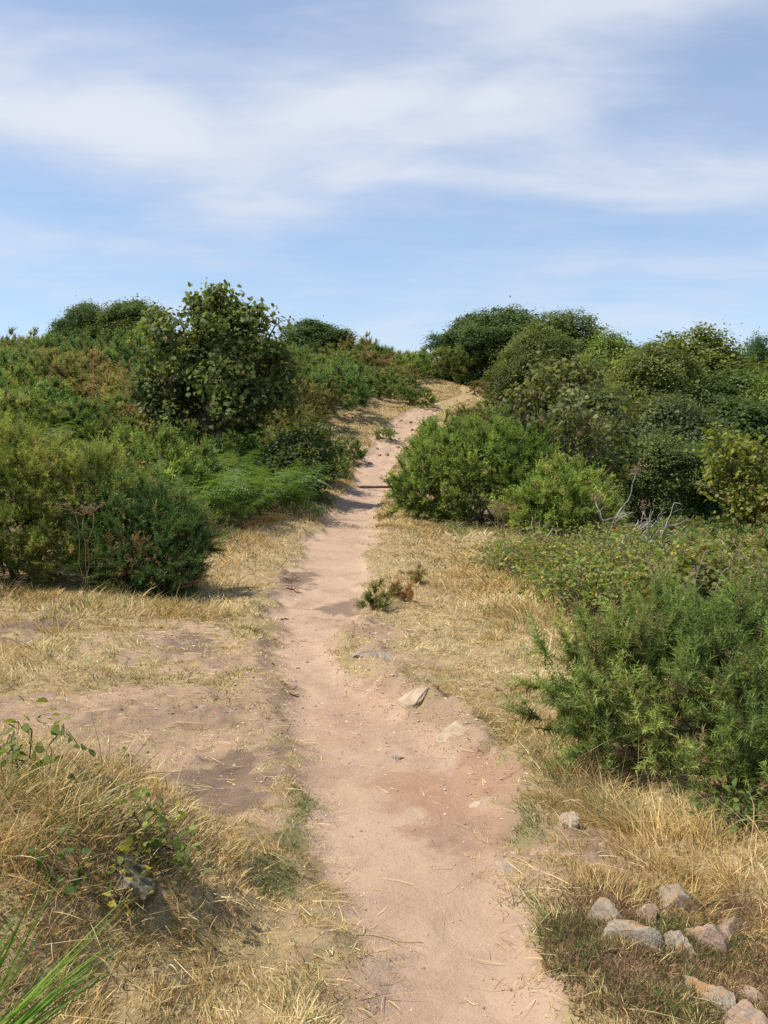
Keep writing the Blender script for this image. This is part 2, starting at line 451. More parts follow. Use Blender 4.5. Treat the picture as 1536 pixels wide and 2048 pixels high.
def sub_sheet(name, q):
    used, inv = np.unique(q, return_inverse=True)
    acc = Acc(); acc.add(V[used], [inv.reshape(-1, 4)], np.ones(3))
    me = build_mesh(name, acc, M_ground, True)
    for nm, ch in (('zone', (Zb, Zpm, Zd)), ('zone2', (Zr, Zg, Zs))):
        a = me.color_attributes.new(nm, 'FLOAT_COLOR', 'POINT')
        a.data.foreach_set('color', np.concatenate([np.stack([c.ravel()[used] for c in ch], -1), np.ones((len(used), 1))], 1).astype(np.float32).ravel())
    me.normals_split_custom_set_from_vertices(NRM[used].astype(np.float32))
    return tag(link(name, me), kind='structure')
sub_sheet('ground', quads[~q_path]); sub_sheet('path', quads[q_path])

# ------------------------------------------------------------------ grass
C_STRAW = np.array([(.70, .54, .27), (.58, .43, .20), (.76, .62, .36), (.40, .27, .125), (.62, .44, .18)])
C_GREEN = np.array([(.13, .18, .045), (.19, .23, .065), (.10, .14, .04), (.26, .26, .09)])

def on_bush(x, y):
    """ground kept clear of grass: deep under the bushes near by"""
    r = np.zeros(len(x), bool)
    for bx, by, rx, ry in ((1.95, 5.35, .75, .5), (-4.2, 11.7, 1.4, .7), (-2.75, 11.4, .55, .5), (2.1, 20.6, 1.4, .9)):
        r |= ((x - bx) / rx) ** 2 + ((y - by) / ry) ** 2 < 1
    return r

def scatter(n, y0, y1, k=1.0, rng=RNG, strip=0):
    """points on the land between two distances, denser near by"""
    u = rng.random(n)
    y = (y0 ** (1 - k) + u * (y1 ** (1 - k) - y0 ** (1 - k))) ** (1 / (1 - k)) if k != 1 else y0 * (y1 / y0) ** u
    if strip:
        xl, xr = path_edges(y)
        return np.where(rng.random(n) < .5, xl - strip * rng.random(n) ** 1.3, xr + strip * rng.random(n) ** 1.3), y
    hw = .49 * y + 1.5
    return rng.uniform(-1, 1, n) * hw, y

def grass_batch(acc_dry, acc_green, n, y0, y1, k, rng, strip=0):
    x, y = scatter(n, y0, y1, k, rng, strip)
    pd, pm, bare, dk, rd, gr, scr = zones(x, y)
    patch = fbm(x * 1.6, y * 1.6, 61, 4)
    fine = fbm(x * 7, y * 7, 63, 3)
    mo = mound(x, y)
    keep = rng.random(n) > np.clip(bare * 1.02 + fine * .8 - mo, 0, 1)
    keep &= rng.random(n) > scr * .8
    keep &= ~on_bush(x, y)
    keep &= pd < .05 + .1 * rng.random(n)
    x, y, bare, gr, patch, fine, mo, pd, scr = (a[keep] for a in (x, y, bare, gr, patch, fine, mo, pd, scr))
    N = len(x)
    tall = many(x, y, [(b[0], b[1], b[2], b[3], 1) for b in TALL])
    th = np.zeros(N)
    for b in TALL:
        th = np.maximum(th, b[4] * blob(x, y, *b[:4], .7))
    h = .028 + .02 * np.clip(patch + .5, 0, 1) + th * (.75 + .8 * fine)
    h = np.maximum(h, mo * (.065 + .12 * fine + .05 * patch))
    h *= np.clip(.85 + 1.5 * fbm(x * 11, y * 11, 65, 2), .35, 1.7)
    h *= np.where(bare > .35, .7, 1) * rng.uniform(.55, 1.35, N) * np.clip(1.0 + (y - 10) * .02, 1, 1.7)
    h = np.maximum(h, .015)
    pg = np.clip(gr * 1.0 + .10 + patch * .5 + mo * .10, .03, .9)
    isg = rng.random(N) < pg
    col = np.where(isg[:, None], C_GREEN[rng.integers(0, len(C_GREEN), N)], C_STRAW[rng.integers(0, len(C_STRAW), N)])
    p2 = fbm(x * .8, y * .8, 67, 4)
    col = col * (rng.uniform(.75, 1.15, N) * (1 + .35 * fine + .45 * p2))[:, None] * (1 + np.clip(p2, -.4, .4)[:, None] * np.array([-.05, .12, .5]))
    lean = norm(np.stack([fbm(x * 2.3, y * 2.3, 71, 2) + rng.normal(size=N) * .25, fbm(x * 2.3, y * 2.3, 73, 2) + rng.normal(size=N) * .25, np.zeros(N)], -1))
    d = norm(rng.normal(size=(N, 3)) * np.array([.42, .42, .12]) + np.array([0, 0, 1.0]) + lean * .35)
    bend = lean * rng.uniform(.1, .8, N)[:, None] + np.array([0, 0, -.25]) * rng.random((N, 1))
    base = np.stack([x, y, H(x, y) - .004], -1)
    w = np.maximum(.0032, .00066 * y) * rng.uniform(.6, 1.7, N)
    for acc, s in ((acc_green, isg), (acc_dry, ~isg)):
        blades(acc, base[s], d[s], h[s], w[s], bend[s], col[s], 3, rng)

g_dry, g_green = Acc(), Acc()
rg = np.random.default_rng(5)
grass_batch(g_dry, g_green, 340000, 2.2, 9, 1.0, rg)
grass_batch(g_dry, g_green, 190000, 8.5, 22, 1.0, rg)
grass_batch(g_dry, g_green, 40000, 21, 52, 1.0, rg)
grass_batch(g_dry, g_green, 130000, 19, 50, .6, rg, 4.0)

def mound_grass(acc_dry, acc_green, n, rng):
    x = rng.uniform(-2.6, -.25, n); y = rng.uniform(1.9, 5.0, n)
    mo = mound(x, y); k = rng.random(n) < mo ** 1.3
    x, y, mo = x[k], y[k], mo[k]; N = len(x)
    fine = fbm(x * 5, y * 5, 91, 3); pat = fbm(x * 1.8, y * 1.8, 93, 3)
    isg = rng.random(N) < np.clip(.34 + pat * 1.3 - (x + 1.3) * .16, .03, .85)
    col = np.where(isg[:, None], C_GREEN[rng.integers(0, 4, N)] * 1.1, C_STRAW[rng.integers(0, 5, N)] * np.array([.86, .83, .85])) * (rng.uniform(.7, 1.2, N) * (1 + fine * .4))[:, None]
    h = (.04 + .065 * mo * np.clip(.55 + 2.2 * fine, .1, 1.8)) * rng.uniform(.4, 1.7, N)
    lean = norm(np.stack([.25 + fbm(x * 3, y * 3, 95, 2) * 2, -.35 + fbm(x * 3, y * 3, 97, 2) * 2, np.zeros(N)], -1) + rng.normal(size=(N, 3)) * .8)
    d = norm(rng.normal(size=(N, 3)) * np.array([.75, .75, .15]) + np.array([0, 0, .85]) + lean * .2)
    bend = lean * rng.uniform(.2, 1.0, N)[:, None] + np.array([0, 0, -.45]) * rng.random((N, 1))
    base = np.stack([x, y, H(x, y) - .005], -1)
    w = rng.uniform(.0026, .0056, N) * np.where(rng.random(N) < .08, 1.7, 1)
    for acc, s in ((acc_green, isg), (acc_dry, ~isg)):
        blades(acc, base[s], d[s], h[s], w[s], bend[s], col[s], 4, rng)
mound_grass(g_dry, g_green, 52000, rg)

# loose long straws lying over the turf and the bare soil
def straw_litter(acc, n, rng):
    x, y = scatter(n, 2.3, 14, 1.0, rng)
    pd, pm, bare, *_ = zones(x, y)
    k = (rng.random(n) < np.where(pd > .12, .05, .9)) & ~on_bush(x, y)
    x, y = x[k], y[k]; N = len(x)
    a = rng.uniform(0, 2 * PI, N)
    d = np.stack([np.cos(a), np.sin(a), rng.uniform(.0, .25, N)], -1)
    ln = rng.uniform(.04, .17, N)
    b = rng.normal(size=(N, 3)) * .25; b[:, 2] = -d[:, 2] * .9
    blades(acc, np.stack([x, y, H(x, y) + .005], -1), norm(d), ln, np.maximum(.0028, .0006 * y) * rng.uniform(.7, 1.2, N), b, C_STRAW[rng.integers(0, 5, N)] * rng.uniform(.9, 1.25, (N, 1)), 4, rng)
straw_litter(g_dry, 20000, rg)

# stray long golden stalks round the near gorse bush and along the verge
def stalks(acc, pts, rng, hmin=.2, hmax=.42, per=14):
    for px, py, sx, sy in pts:
        X0, Y0, _ = hit(px, py)
        N = per
        x = X0 + rng.normal(size=N) * sx; y = Y0 + rng.normal(size=N) * sy
        d = norm(rng.normal(size=(N, 3)) * np.array([.5, .5, .1]) + np.array([-.1, -.15, .8]))
        b = rng.normal(size=(N, 3)) * .35 + np.array([-.1, -.1, -.45])
        blades(acc, np.stack([x, y, H(x, y)], -1), d, rng.uniform(hmin, hmax, N), rng.uniform(.0025, .004, N), b, np.array([(.58, .46, .22)]) * rng.uniform(.75, 1.15, (N, 1)), 5, rng)
stalks(g_dry, [(1180, 1560, .15, .2), (1230, 1600, .15, .15), (1270, 1640, .12, .15), (1340, 1665, .15, .12), (1440, 1690, .15, .12), (1520, 1720, .15, .1), (1120, 1450, .12, .25), (1090, 1330, .15, .3)], rg, per=26)
stalks(g_dry, [(1000, 1140, .4, .6), (1080, 1160, .4, .6), (960, 1090, .4, .6)], rg, .3, .6, 60)
stalks(g_dry, [(1100, 1150, .5, .7), (1180, 1150, .6, .7), (1270, 1140, .6, .6), (1010, 1100, .4, .6), (1060, 1090, .5, .6), (1340, 1150, .5, .5), (1440, 1150, .5, .5), (1180, 1200, .4, .5)], rg, .4, .9, 80)
tag(link('dry_grass', build_mesh('dry_grass', g_dry, M_grass)), kind='stuff')
tag(link('green_grass', build_mesh('green_grass', g_green, M_grass)), kind='stuff')

# ------------------------------------------------------------------ grit on the path and the bare soil
def pebbles(n, rng):
    x, y = scatter(n, 2.4, 13, 1.25, rng)
    pd, pm, bare, *_ = zones(x, y)
    edge = np.exp(-((pd - .05) / .18) ** 2)
    k = rng.random(n) < np.where(pd > -.05, .25 + .75 * edge, bare * .5)
    x, y = x[k], y[k]; N = len(x)
    r = (.0017 + .0065 * rng.random(N) ** 7) * np.clip(y / 4, 1, 2)
    base = np.array([(1, 0, 0), (-1, 0, 0), (0, 1, 0), (0, -1, 0), (0, 0, .8), (0, 0, -.8)], float)
    V = base[None] * (1 + rng.uniform(-.35, .35, (N, 6, 1)))
    a = rng.uniform(0, 2 * PI, N); c, s = np.cos(a), np.sin(a)
    V = np.stack([V[..., 0] * c[:, None] - V[..., 1] * s[:, None], V[..., 0] * s[:, None] + V[..., 1] * c[:, None], V[..., 2]], -1) * r[:, None, None]
    V += np.stack([x, y, H(x, y) + r * .25], -1)[:, None]
    f = np.array([(0, 2, 4), (2, 1, 4), (1, 3, 4), (3, 0, 4), (2, 0, 5), (1, 2, 5), (3, 1, 5), (0, 3, 5)])
    cols = np.array([(.50, .37, .27), (.44, .30, .21), (.36, .235, .16), (.58, .47, .37), (.27, .18, .13), (.42, .29, .20), (.48, .34, .24)])[rng.integers(0, 7, N)]
    acc = Acc(); acc.add(V, [(np.arange(N) * 6)[:, None, None] + f[None]] and [((np.arange(N) * 6)[:, None, None] + f[None]).reshape(-1, 3)], np.repeat(cols, 6, 0))
    return acc
grit = pebbles(30000, np.random.default_rng(8))
def clods(acc, spots, rng):
    """crumbs of broken soil and stone chips on the worn banks"""
    base = norm(np.array([(1, 0, 0), (-1, 0, 0), (0, 1, 0), (0, -1, 0), (0, 0, 1), (0, 0, -1), (1, 1, .6), (-1, 1, .5), (1, -1, .5), (-1, -1, .6)], float))
    f = np.array([(0, 6, 4), (6, 2, 4), (2, 7, 4), (7, 1, 4), (1, 9, 4), (9, 3, 4), (3, 8, 4), (8, 0, 4), (6, 0, 5), (2, 6, 5), (7, 2, 5), (1, 7, 5), (9, 1, 5), (3, 9, 5), (8, 3, 5), (0, 8, 5)])
    for px, py, rx, ry, n in spots:
        X0, Y0, _ = hit(px, py); _, Ya, _ = hit(px, py + ry); _, Yb, _ = hit(px, py - ry)
        x = X0 + rng.normal(size=n) * rx / F * Y0 * .6; y = Y0 + rng.normal(size=n) * (Yb - Ya) * .3
        r = (.003 + .011 * rng.random(n) ** 4) * np.clip(y / 6, .6, 1.8)
        Vv = base[None] * rng.uniform(.65, 1.3, (n, 10, 1)) * np.array([1.2, 1, .7]) * r[:, None, None] + np.stack([x, y, H(x, y) - r * .15], -1)[:, None]
        cc = np.array([(.46, .33, .23), (.38, .255, .175), (.31, .21, .145), (.52, .40, .29), (.24, .165, .12)])[rng.integers(0, 5, n)]
        acc.add(Vv, [((np.arange(n) * 10)[:, None, None] + f[None]).reshape(-1, 3)], np.repeat(cc, 10, 0))
clods(grit, [(720, 1285, 90, 35, 260), (760, 1400, 110, 55, 420), (880, 1460, 110, 45, 340), (950, 1530, 80, 45, 220), (300, 1425, 280, 55, 520), (470, 1390, 90, 60, 240), (380, 1290, 150, 35, 260), (1100, 1700, 90, 40, 160), (560, 1330, 50, 90, 200), (820, 850, 60, 25, 120), (450, 1570, 140, 60, 160)], np.random.default_rng(12))
tag(link('gravel', build_mesh('gravel', grit, M_grit)), kind='stuff')

# ------------------------------------------------------------------ rocks
import bmesh
def rock_mesh(name, mat, seed, sx, sy, sz, cuts=11):
    r = np.random.default_rng(seed)
    bm = bmesh.new(); bmesh.ops.create_icosphere(bm, subdivisions=5, radius=1)
    P = np.array([v.co[:] for v in bm.verts])
    for i in range(cuts):
        n = norm(r.normal(size=3) * np.array([1, 1, .8])); h = r.uniform(.45, .78)
        dd = P @ n
        P = P - np.maximum(dd - h, 0)[:, None] * n[None] * .93
    P += norm(P) * (fbm(P[:, 0] * 2.1 + P[:, 2], P[:, 1] * 2.1 - P[:, 2], seed, 4) * .09 + fbm(P[:, 0] * 9 + P[:, 2] * 7, P[:, 1] * 9 - P[:, 2] * 5, seed + 3, 3) * .07)[:, None]
    P *= np.array([sx, sy, sz])
    for v, p in zip(bm.verts, P):
        v.co = p
    me = bpy.data.meshes.new(name); bm.to_mesh(me); bm.free()
    me.materials.append(mat)
    return me
# px, py of the stone's middle, half width px, half depth m, half height m, material, label
ROCKS = [
    (1345, 1805, 48, .085, .075, M_rock_grey, 'large grey lichened stone at the back of the heather stone cluster', 0.3),
    (1250, 1862, 58, .075, .065, M_rock_grey, 'wide grey stone with an orange crest at the front of the stone cluster', 0.1),
    (1205, 1832, 34, .06, .05, M_rock_grey, 'grey rounded stone half hidden behind the orange crested stone', 0.6),
    (1285, 1832, 30, .05, .05, M_rock_pink, 'small orange stone wedged between two grey stones in heather', 1.2),
    (1352, 1885, 28, .055, .065, M_rock_grey, 'split grey stone leaning against an orange pink stone', 0.9),
    (1398, 1882, 32, .055, .055, M_rock_pink, 'orange pink stone leaning against a split grey stone', 2.2),
    (1462, 1850, 34, .06, .06, M_rock_pink, 'pinkish brown stone standing alone at the dry grass edge of the stone cluster', 0.2),
    (1425, 1995, 42, .075, .05, M_rock_grey, 'flat grey stone low in the heather beneath the stone cluster', 0.5),
    (1490, 1985, 24, .045, .035, M_rock_pink, 'little pink stone next to the flat grey stone', 1.5),
    (1490, 2036, 48, .07, .05, M_rock_pink, 'broad orange stone at the bottom corner of the heather', 0.0),
    (1385, 1935, 18, .035, .02, M_rock_pink, 'small sunken pink stone under the split grey stone', 0.8),
    (1132, 1632, 20, .06, .065, M_rock_pale, 'pale rough granite stone in dry turf below the spiny bush', 0.4),
    (1013, 1738, 16, .05, .035, M_rock_pale, 'pale pink stone at the path edge above green grass tuft', 1.1),
    (750, 1300, 33, .12, .055, M_rock_grey, 'flat grey boulder set in the bank of the path', 0.1),
    (700, 1283, 22, .09, .04, M_rock_pink, 'pinkish stone poking from the path bank beside flat grey boulder', .7),
    (825, 1400, 34, .10, .03, M_rock_pale, 'long pale cream stone lying flush in the turf', -0.7),
    (925, 1373, 20, .07, .03, M_rock_pale, 'small pale stone flush in dry turf uphill of the others', 0.3),
    (915, 1452, 34, .09, .03, M_rock_pale, 'broad buff stone sunk in turf beside the reddish bare soil', 0.0),
    (990, 1500, 17, .06, .04, M_rock_pink, 'upright pink stone at the edge of reddish bare soil', 0.9),
    (795, 1510, 15, .05, .025, M_rock_grey, 'small grey stone with a grass tuft in the middle of the path', 0.4),
    (951, 1605, 12, .03, .015, M_rock_pale, 'tiny pale stone lying on dark reddish soil', 0.2),
    (255, 1755, 52, .12, .09, M_rock_moss, 'mossy grey stone buried in the long dry grass', 0.3),
    (848, 1352, 22, .06, .02, M_rock_grey, 'thin dark grey slab flush with dry turf', 0.3),
    (420, 1415, 30, .09, .02, M_rock_pink, 'flat pink stone flush with the trampled soil', 0.3),
    (90, 1385, 36, .10, .02, M_rock_pink, 'low pink stone at the trodden edge below tall grass verge', 0.2),
]
for i, (px, py, hw, hd, hz, mt, lb, rz) in enumerate(ROCKS):
    x, y, z = hit(px, py + 6, H)
    sx = hw / F * y
    me = rock_mesh('stone', mt, 100 + i, sx * (1.4 if i < 10 else 1.55), hd * (1.8 if i < 10 else 1.35), hz * (1.7 if i < 10 else 1.3))
    ex, ey = sx * 1.0, hd * 1.0
    zz = [ground_z(x + a_, y + b_) for a_, b_ in ((ex, 0), (-ex, 0), (0, ey), (0, -ey), (0, 0))]
    o = link('stone', me, None, (x, y, sum(zz) / 5 - hz * (.50 if i < 10 else .35 if i in (11, 12, 13, 21) else .55)))
    nrm = Vector((-(zz[0] - zz[1]) / (2 * ex), -(zz[2] - zz[3]) / (2 * ey), 1)).normalized()
    q_ = Vector((0, 0, 1)).rotation_difference(nrm)
    from mathutils import Quaternion
    o.rotation_euler = (q_ @ Quaternion((0, 0, 1), rz if abs(rz) < .5 else rz * .35)).to_euler()
    tag(o, lb, 'stone', 'stones along the path')
# loose stones on the stony climb, alike at this distance
me0 = rock_mesh('stone', M_rock_pink, 300, .16, .13, .09); me1 = rock_mesh('stone', M_rock_pale, 301, .12, .12, .07)
rs = np.random.default_rng(21)
for i in range(16):
    y = rs.uniform(29.5, 39); xl, xr = path_edges(y); x = rs.uniform(xl + .1, xr - .1)
    s = rs.uniform(.35, .75)
    o = link('stone', (me0, me1)[i % 2], None, (x, y, ground_z(x, y) + .02), rs.uniform(0, 6), (s, s, s * rs.uniform(.6, 1)))
    tag(o, 'small loose stone on the steep far stretch of the path', 'stone', 'loose stones on the climb')

# ------------------------------------------------------------------ foliage builders
def lobes_points(lobes, n, rng, zmin=-.35, umin=.7, umax=1.03, inside=.9):
    lobes = np.asarray(lobes, float)
    area = (lobes[:, 3] * lobes[:, 4] + lobes[:, 3] * lobes[:, 5] + lobes[:, 4] * lobes[:, 5])
    got_p, got_n = [], []
    need = n
    for _ in range(8):
        li = rng.choice(len(lobes), size=need * 2, p=area / area.sum())
        d = norm(rng.normal(size=(need * 2, 3)))
        c, r = lobes[li, :3], lobes[li, 3:6]
        u = rng.uniform(umin, umax, (need * 2, 1)) ** .6 if umin < .9 else rng.uniform(umin, umax, (need * 2, 1))
        p = c + d * r * u
        q = (((p[:, None] - lobes[None, :, :3]) / lobes[None, :, 3:6]) ** 2).sum(-1)
        q[np.arange(len(p)), li] = 9
        ok = (d[:, 2] > zmin) & (q.min(1) > inside ** 2) & (p[:, 2] > .0)
        got_p.append(p[ok]); got_n.append(norm(d / r)[ok])
        if sum(map(len, got_p)) >= n:
            break
    return np.concatenate(got_p)[:n], np.concatenate(got_n)[:n]

def gorse_foliage(acc, lobes, n, K, L, sl, sw, rng, cols, dead=.08, up=.5, umin=.6, jag=.35):
    B = 8                                              # shoots to a spray
    q, nr = lobes_points(lobes, max(n // B, 4), rng, -.75, umin, 1.04)
    M = len(q)
    ds = norm(nr * .8 + np.array([0, 0, up]) + rng.normal(size=(M, 3)) * jag)
    q = q + ds * (L * np.clip(rng.normal(size=M) * .65, -.9, 1.05))[:, None]
    d = norm(ds[:, None] + rng.normal(size=(M, B, 3)) * .36)
    p = (q[:, None] + d * (L * rng.uniform(.1, .75, (M, B, 1)))).reshape(-1, 3)
    d = d.reshape(-1, 3); N = len(p)
    Ls = L * rng.uniform(.55, 1.25, N)
    base = p - d * (Ls * .6)[:, None]
    pat = fbm(q[:, 0] * 1.7 + q[:, 2], q[:, 1] * 1.7 - q[:, 2] * .6, int(rng.integers(999)), 3)
    t = np.clip(.48 + pat * 1.4 + rng.normal(size=M) * .3, 0, 1)
    t = np.clip(np.repeat(t, B) + rng.normal(size=N) * .12, 0, 1)[:, None]
    pat = np.repeat(pat, B)
    cols = np.asarray(cols)
    col = cols[0] * (1 - t) + cols[1] * t
    isd = rng.random(N) < dead * (1 + 2 * (pat > .12))
    col[isd] = np.array([.15, .115, .065]) * rng.uniform(.7, 1.5, (isd.sum(), 1))
    shade = np.repeat(rng.uniform(.7, 1.25, M), B) * rng.uniform(.85, 1.15, N)
    col = col * shade[:, None]
    # spines
    tt = (np.arange(K)[None] + rng.random((N, K))) / K
    pos = base[:, None] + d[:, None] * (Ls[:, None] * tt)[..., None]
    rad = norm(np.cross(np.repeat(d[:, None], K, 1), rng.normal(size=(N, K, 3))))
    sd = norm(rad + d[:, None] * (.30 + .9 * tt ** 4)[..., None])
    ln = sl * rng.uniform(.55, 1.3, (N, K)) * (1.05 - .45 * tt)
    side = norm(np.cross(sd, rng.normal(size=(N, K, 3)))) * (sw * .5)
    P = np.stack([pos - side, pos + side, pos + sd * ln[..., None]], 2).reshape(-1, 3, 3)
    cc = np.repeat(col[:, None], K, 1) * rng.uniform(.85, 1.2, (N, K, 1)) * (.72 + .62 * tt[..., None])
    acc.polys(P, cc.reshape(-1, 3))
    s2 = perp(d, rng) * (sw * .8)
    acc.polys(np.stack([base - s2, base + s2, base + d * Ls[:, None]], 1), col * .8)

def gorse_stems(acc, lobes, n, rng, r0=.02, col=(.10, .08, .06)):
    lobes = np.asarray(lobes, float)
    for i in range(n):
        l = lobes[rng.integers(len(lobes))]
        end = l[:3] + norm(rng.normal(size=3)) * l[3:6] * .7; end[2] = max(end[2], .15)
        st = np.array([l[0] * .6 + rng.normal() * l[3] * .3, l[1] * .6 + rng.normal() * l[4] * .3, -.05])
        P = curve_pts(st, end, 6, .04, .03, rng)
        tube(acc, P, np.linspace(r0, r0 * .25, 6) * rng.uniform(.6, 1.2), np.array(col), 5)

def gorse(label, loc, lobes, n, K, L, sl, sw, seed, cols, dead=.08, group=None, stems=14, umin=.6, up=.5, extra=None, jag=.35):
    rng = np.random.default_rng(seed)
    t = thing('gorse_bush', label, 'gorse bush', loc, group)
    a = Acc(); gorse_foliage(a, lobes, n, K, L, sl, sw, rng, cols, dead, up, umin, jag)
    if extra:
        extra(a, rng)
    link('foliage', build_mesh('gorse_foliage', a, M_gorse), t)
    b = Acc(); gorse_stems(b, lobes, stems, rng)
    link('stems', build_mesh('gorse_stems', b, M_bark, True), t)
    return t

def lumpy(w, d, h, rng, k=7):
    """lobes of a rounded shrub standing on its base"""
    out = [(0, 0, h * .45, w * .36, d * .36, h * .45)]
    for i in range(k):
        a = 2 * PI * (i + rng.random() * .7) / k; rr = rng.uniform(.18, .36)
        s = rng.uniform(.15, .27)
        out.append((math.cos(a) * w * rr, math.sin(a) * d * rr, h * rng.uniform(.3, .72), w * s, d * s, h * rng.uniform(.18, .3)))
    return out

def crown_foliage(acc, lobes, nclus, per, leaf, rng, cols, csize, shape=None, aspect=.36, droop=.3, upn=.6, umin=.72, cull=None, rnd=.55, lv=.2, ragged=0.0):
    p, nr = lobes_points(lobes, nclus, rng, -.6, umin, 1.05, .93)
    if cull is not None:
        keep = fbm(p[:, 0] * 1.5 + p[:, 2] * .9, p[:, 1] * 1.5 - p[:, 2] * 1.2, int(rng.integers(999)), 3) > cull
        p, nr = p[keep], nr[keep]
    N = len(p)
    if ragged:
        p = p + norm(nr + np.array([0, 0, .35])) * (ragged * np.clip(rng.normal(size=(N, 1)), -.3, 1.5))
    pat = fbm(p[:, 0] * .8 + p[:, 2] * .5, p[:, 1] * .8 - p[:, 2] * .6, int(rng.integers(999)), 3)
    cols = np.asarray(cols)
    t = np.clip(.5 + pat * 1.1 + rng.normal(size=N) * .22, 0, 1)[:, None]
    cc = (cols[0] * (1 - t) + cols[1] * t) * rng.uniform(.82, 1.2, (N, 1))
    q = p[:, None] + rng.normal(size=(N, per, 3)) * np.array([1, 1, .75]) * csize * rng.uniform(.6, 1.7, (N, 1, 1)) + (nr * (np.clip(rng.normal(size=(N, 1)), -.5, 1.5) * csize * .7))[:, None]
    nn = norm(nr[:, None] * .75 + np.array([0, 0, upn]) + rng.normal(size=(N, per, 3)) * rnd)
    ax = norm(np.cross(nn, rng.normal(size=(N, per, 3))) + np.array([0, 0, -droop]))
    bx = norm(np.cross(nn, ax))
    ax = np.cross(bx, nn)
    ls = leaf * rng.uniform(.6, 1.3, (N, per))[..., None]
    col = np.repeat(cc[:, None], per, 1) * rng.uniform(1 - lv, 1 + lv, (N, per, 1))
    if cols.shape[0] > 2:
        alt = rng.random((N, per)) < .06
        col[alt] = cols[2] * rng.uniform(.7, 1.2, (alt.sum(), 1))
    if shape is None:
        P = np.stack([q - ax * ls * .5, q + bx * ls * aspect - ax * ls * .08 + nn * ls * .08, q + ax * ls * .5 - nn * ls * .08, q - bx * ls * aspect - ax * ls * .08 + nn * ls * .08], 2)
        acc.polys(P.reshape(-1, 4, 3), col.reshape(-1, 3))
    else:
        S = np.asarray(shape)
        P = q[:, :, None] + ls[:, :, None] * (ax[:, :, None] * S[None, None, :, 1, None] + bx[:, :, None] * S[None, None, :, 0, None] - nn[:, :, None] * (np.abs(S[:, 0]) ** 2 * .5 + np.maximum(S[:, 1], 0) ** 2 * .3)[None, None, :, None])
        acc.polys(P.reshape(-1, len(S), 3), col.reshape(-1, 3))
    return p

def crown_wood(acc, lobes, pts, rng, base=(0, 0, -.1), r0=.09, trunks=1, frac=.35, col=(.1, .1, .1)):
    lobes = np.asarray(lobes, float)
    fork = np.array([base[0], base[1], lobes[:, 2].mean() * .35])
    for k in range(trunks):
        o = np.array([rng.normal() * .12 * (k > 0), rng.normal() * .12 * (k > 0), 0])
        tube(acc, curve_pts(np.array(base) + o, fork + o * 1.5, 6, 0, r0 * .3, rng), np.linspace(r0 * 1.2, r0 * .85, 6), np.array(col), 8)
    for l in lobes:
        tube(acc, curve_pts(fork - np.array([0, 0, .1]), l[:3], 7, .15, .06, rng), np.linspace(r0 * .7, r0 * .25, 7), np.array(col), 6)
    sel = rng.random(len(pts)) < frac
    for p in pts[sel]:
        l = lobes[np.argmin(((lobes[:, :3] - p) ** 2).sum(1))]
        tube(acc, curve_pts(l[:3], p, 5, .05, .04, rng), np.linspace(r0 * .22, r0 * .06, 5), np.array(col), 4)

SYC = np.array([(0, -.45), (.16, -.40), (.40, -.42), (.36, -.22), (.56, -.02), (.32, .02), (.30, .22), (.14, .16), (0, .55), (-.14, .16), (-.30, .22), (-.32, .02), (-.56, -.02), (-.36, -.22), (-.40, -.42), (-.16, -.40)])

def tree(name, label, cat, loc, lobes, nclus, per, leaf, csize, cols, seed, group=None, shape=None, r0=.09, trunks=1, mat=None, frac=.3, scale=(1, 1, 1), rz=0, **kw):
    rng = np.random.default_rng(seed)
    t = thing(name, label, cat, loc, group, rz, scale)
    fill = kw.pop('fill', 0)
    a = Acc()
    if fill:                                           # leaves inside the crown, so that it is not hollow
        crown_foliage(a, [lobes[0]], fill, 40, leaf * 1.5, rng, cols, csize * 1.6, None, upn=.5, umin=.25, rnd=.6)
    pts = crown_foliage(a, lobes, nclus, per, leaf, rng, cols, csize, shape, **kw)
    link('crown', build_mesh('tree_crown', a, mat or M_leaf), t)
    b = Acc(); crown_wood(b, lobes, pts, rng, r0=r0, trunks=trunks, frac=frac)
    link('trunk', build_mesh('tree_trunk', b, M_bark, True), t)
    return t

# ------------------------------------------------------------------ gorse close by
G_BLUE = [(.062, .115, .036), (.115, .175, .052)]
G_YEL = [(.080, .122, .030), (.168, .205, .050)]
G_MID = [(.092, .138, .034), (.185, .225, .054)]

bx, by = 2.04, 5.25
def near_extra(a, rng):
    # a few long leading shoots that stand clear of the bush
    for (px, py, Y, dz, dxx) in ((1390, 1300, 4.75, .30, .02), (1215, 1450, 4.75, .24, -.02), (1480, 1290, 4.9, .26, .05), (1300, 1260, 5.3, .28, 0), (1250, 1240, 5.4, .28, -.06), (1440, 1260, 5.2, .26, .08), (1190, 1260, 5.4, .22, -.08), (1075, 1400, 5.0, .05, -.34), (1120, 1405, 5.0, .05, -.3), (1150, 1400, 5.0, .06, -.25), (1380, 1530, 4.4, .16, -.05), (1500, 1480, 4.45, .2, 0)):
        top = at(px, py, Y) - np.array([bx, by, 0.0])
        d = norm(np.array([dxx, -.06, dz])); Ls = .34
        K = 150; tt = rng.random(K)
        pos = top + d * ((tt - .75) * Ls)[:, None]
        rad = norm(np.cross(np.repeat(d[None], K, 0), rng.normal(size=(K, 3))))
        sd = norm(rad + d * (.3 + .9 * tt)[:, None])
        ln = .062 * rng.uniform(.6, 1.2, K) * (1.1 - .5 * tt)
        side = norm(np.cross(sd, rng.normal(size=(K, 3)))) * .0026
        acc_c = np.array([(.15, .21, .08)]) * rng.uniform(.75, 1.25, (K, 1))
        a.polys(np.stack([pos - side, pos + side, pos + sd * ln[:, None]], 1), acc_c)
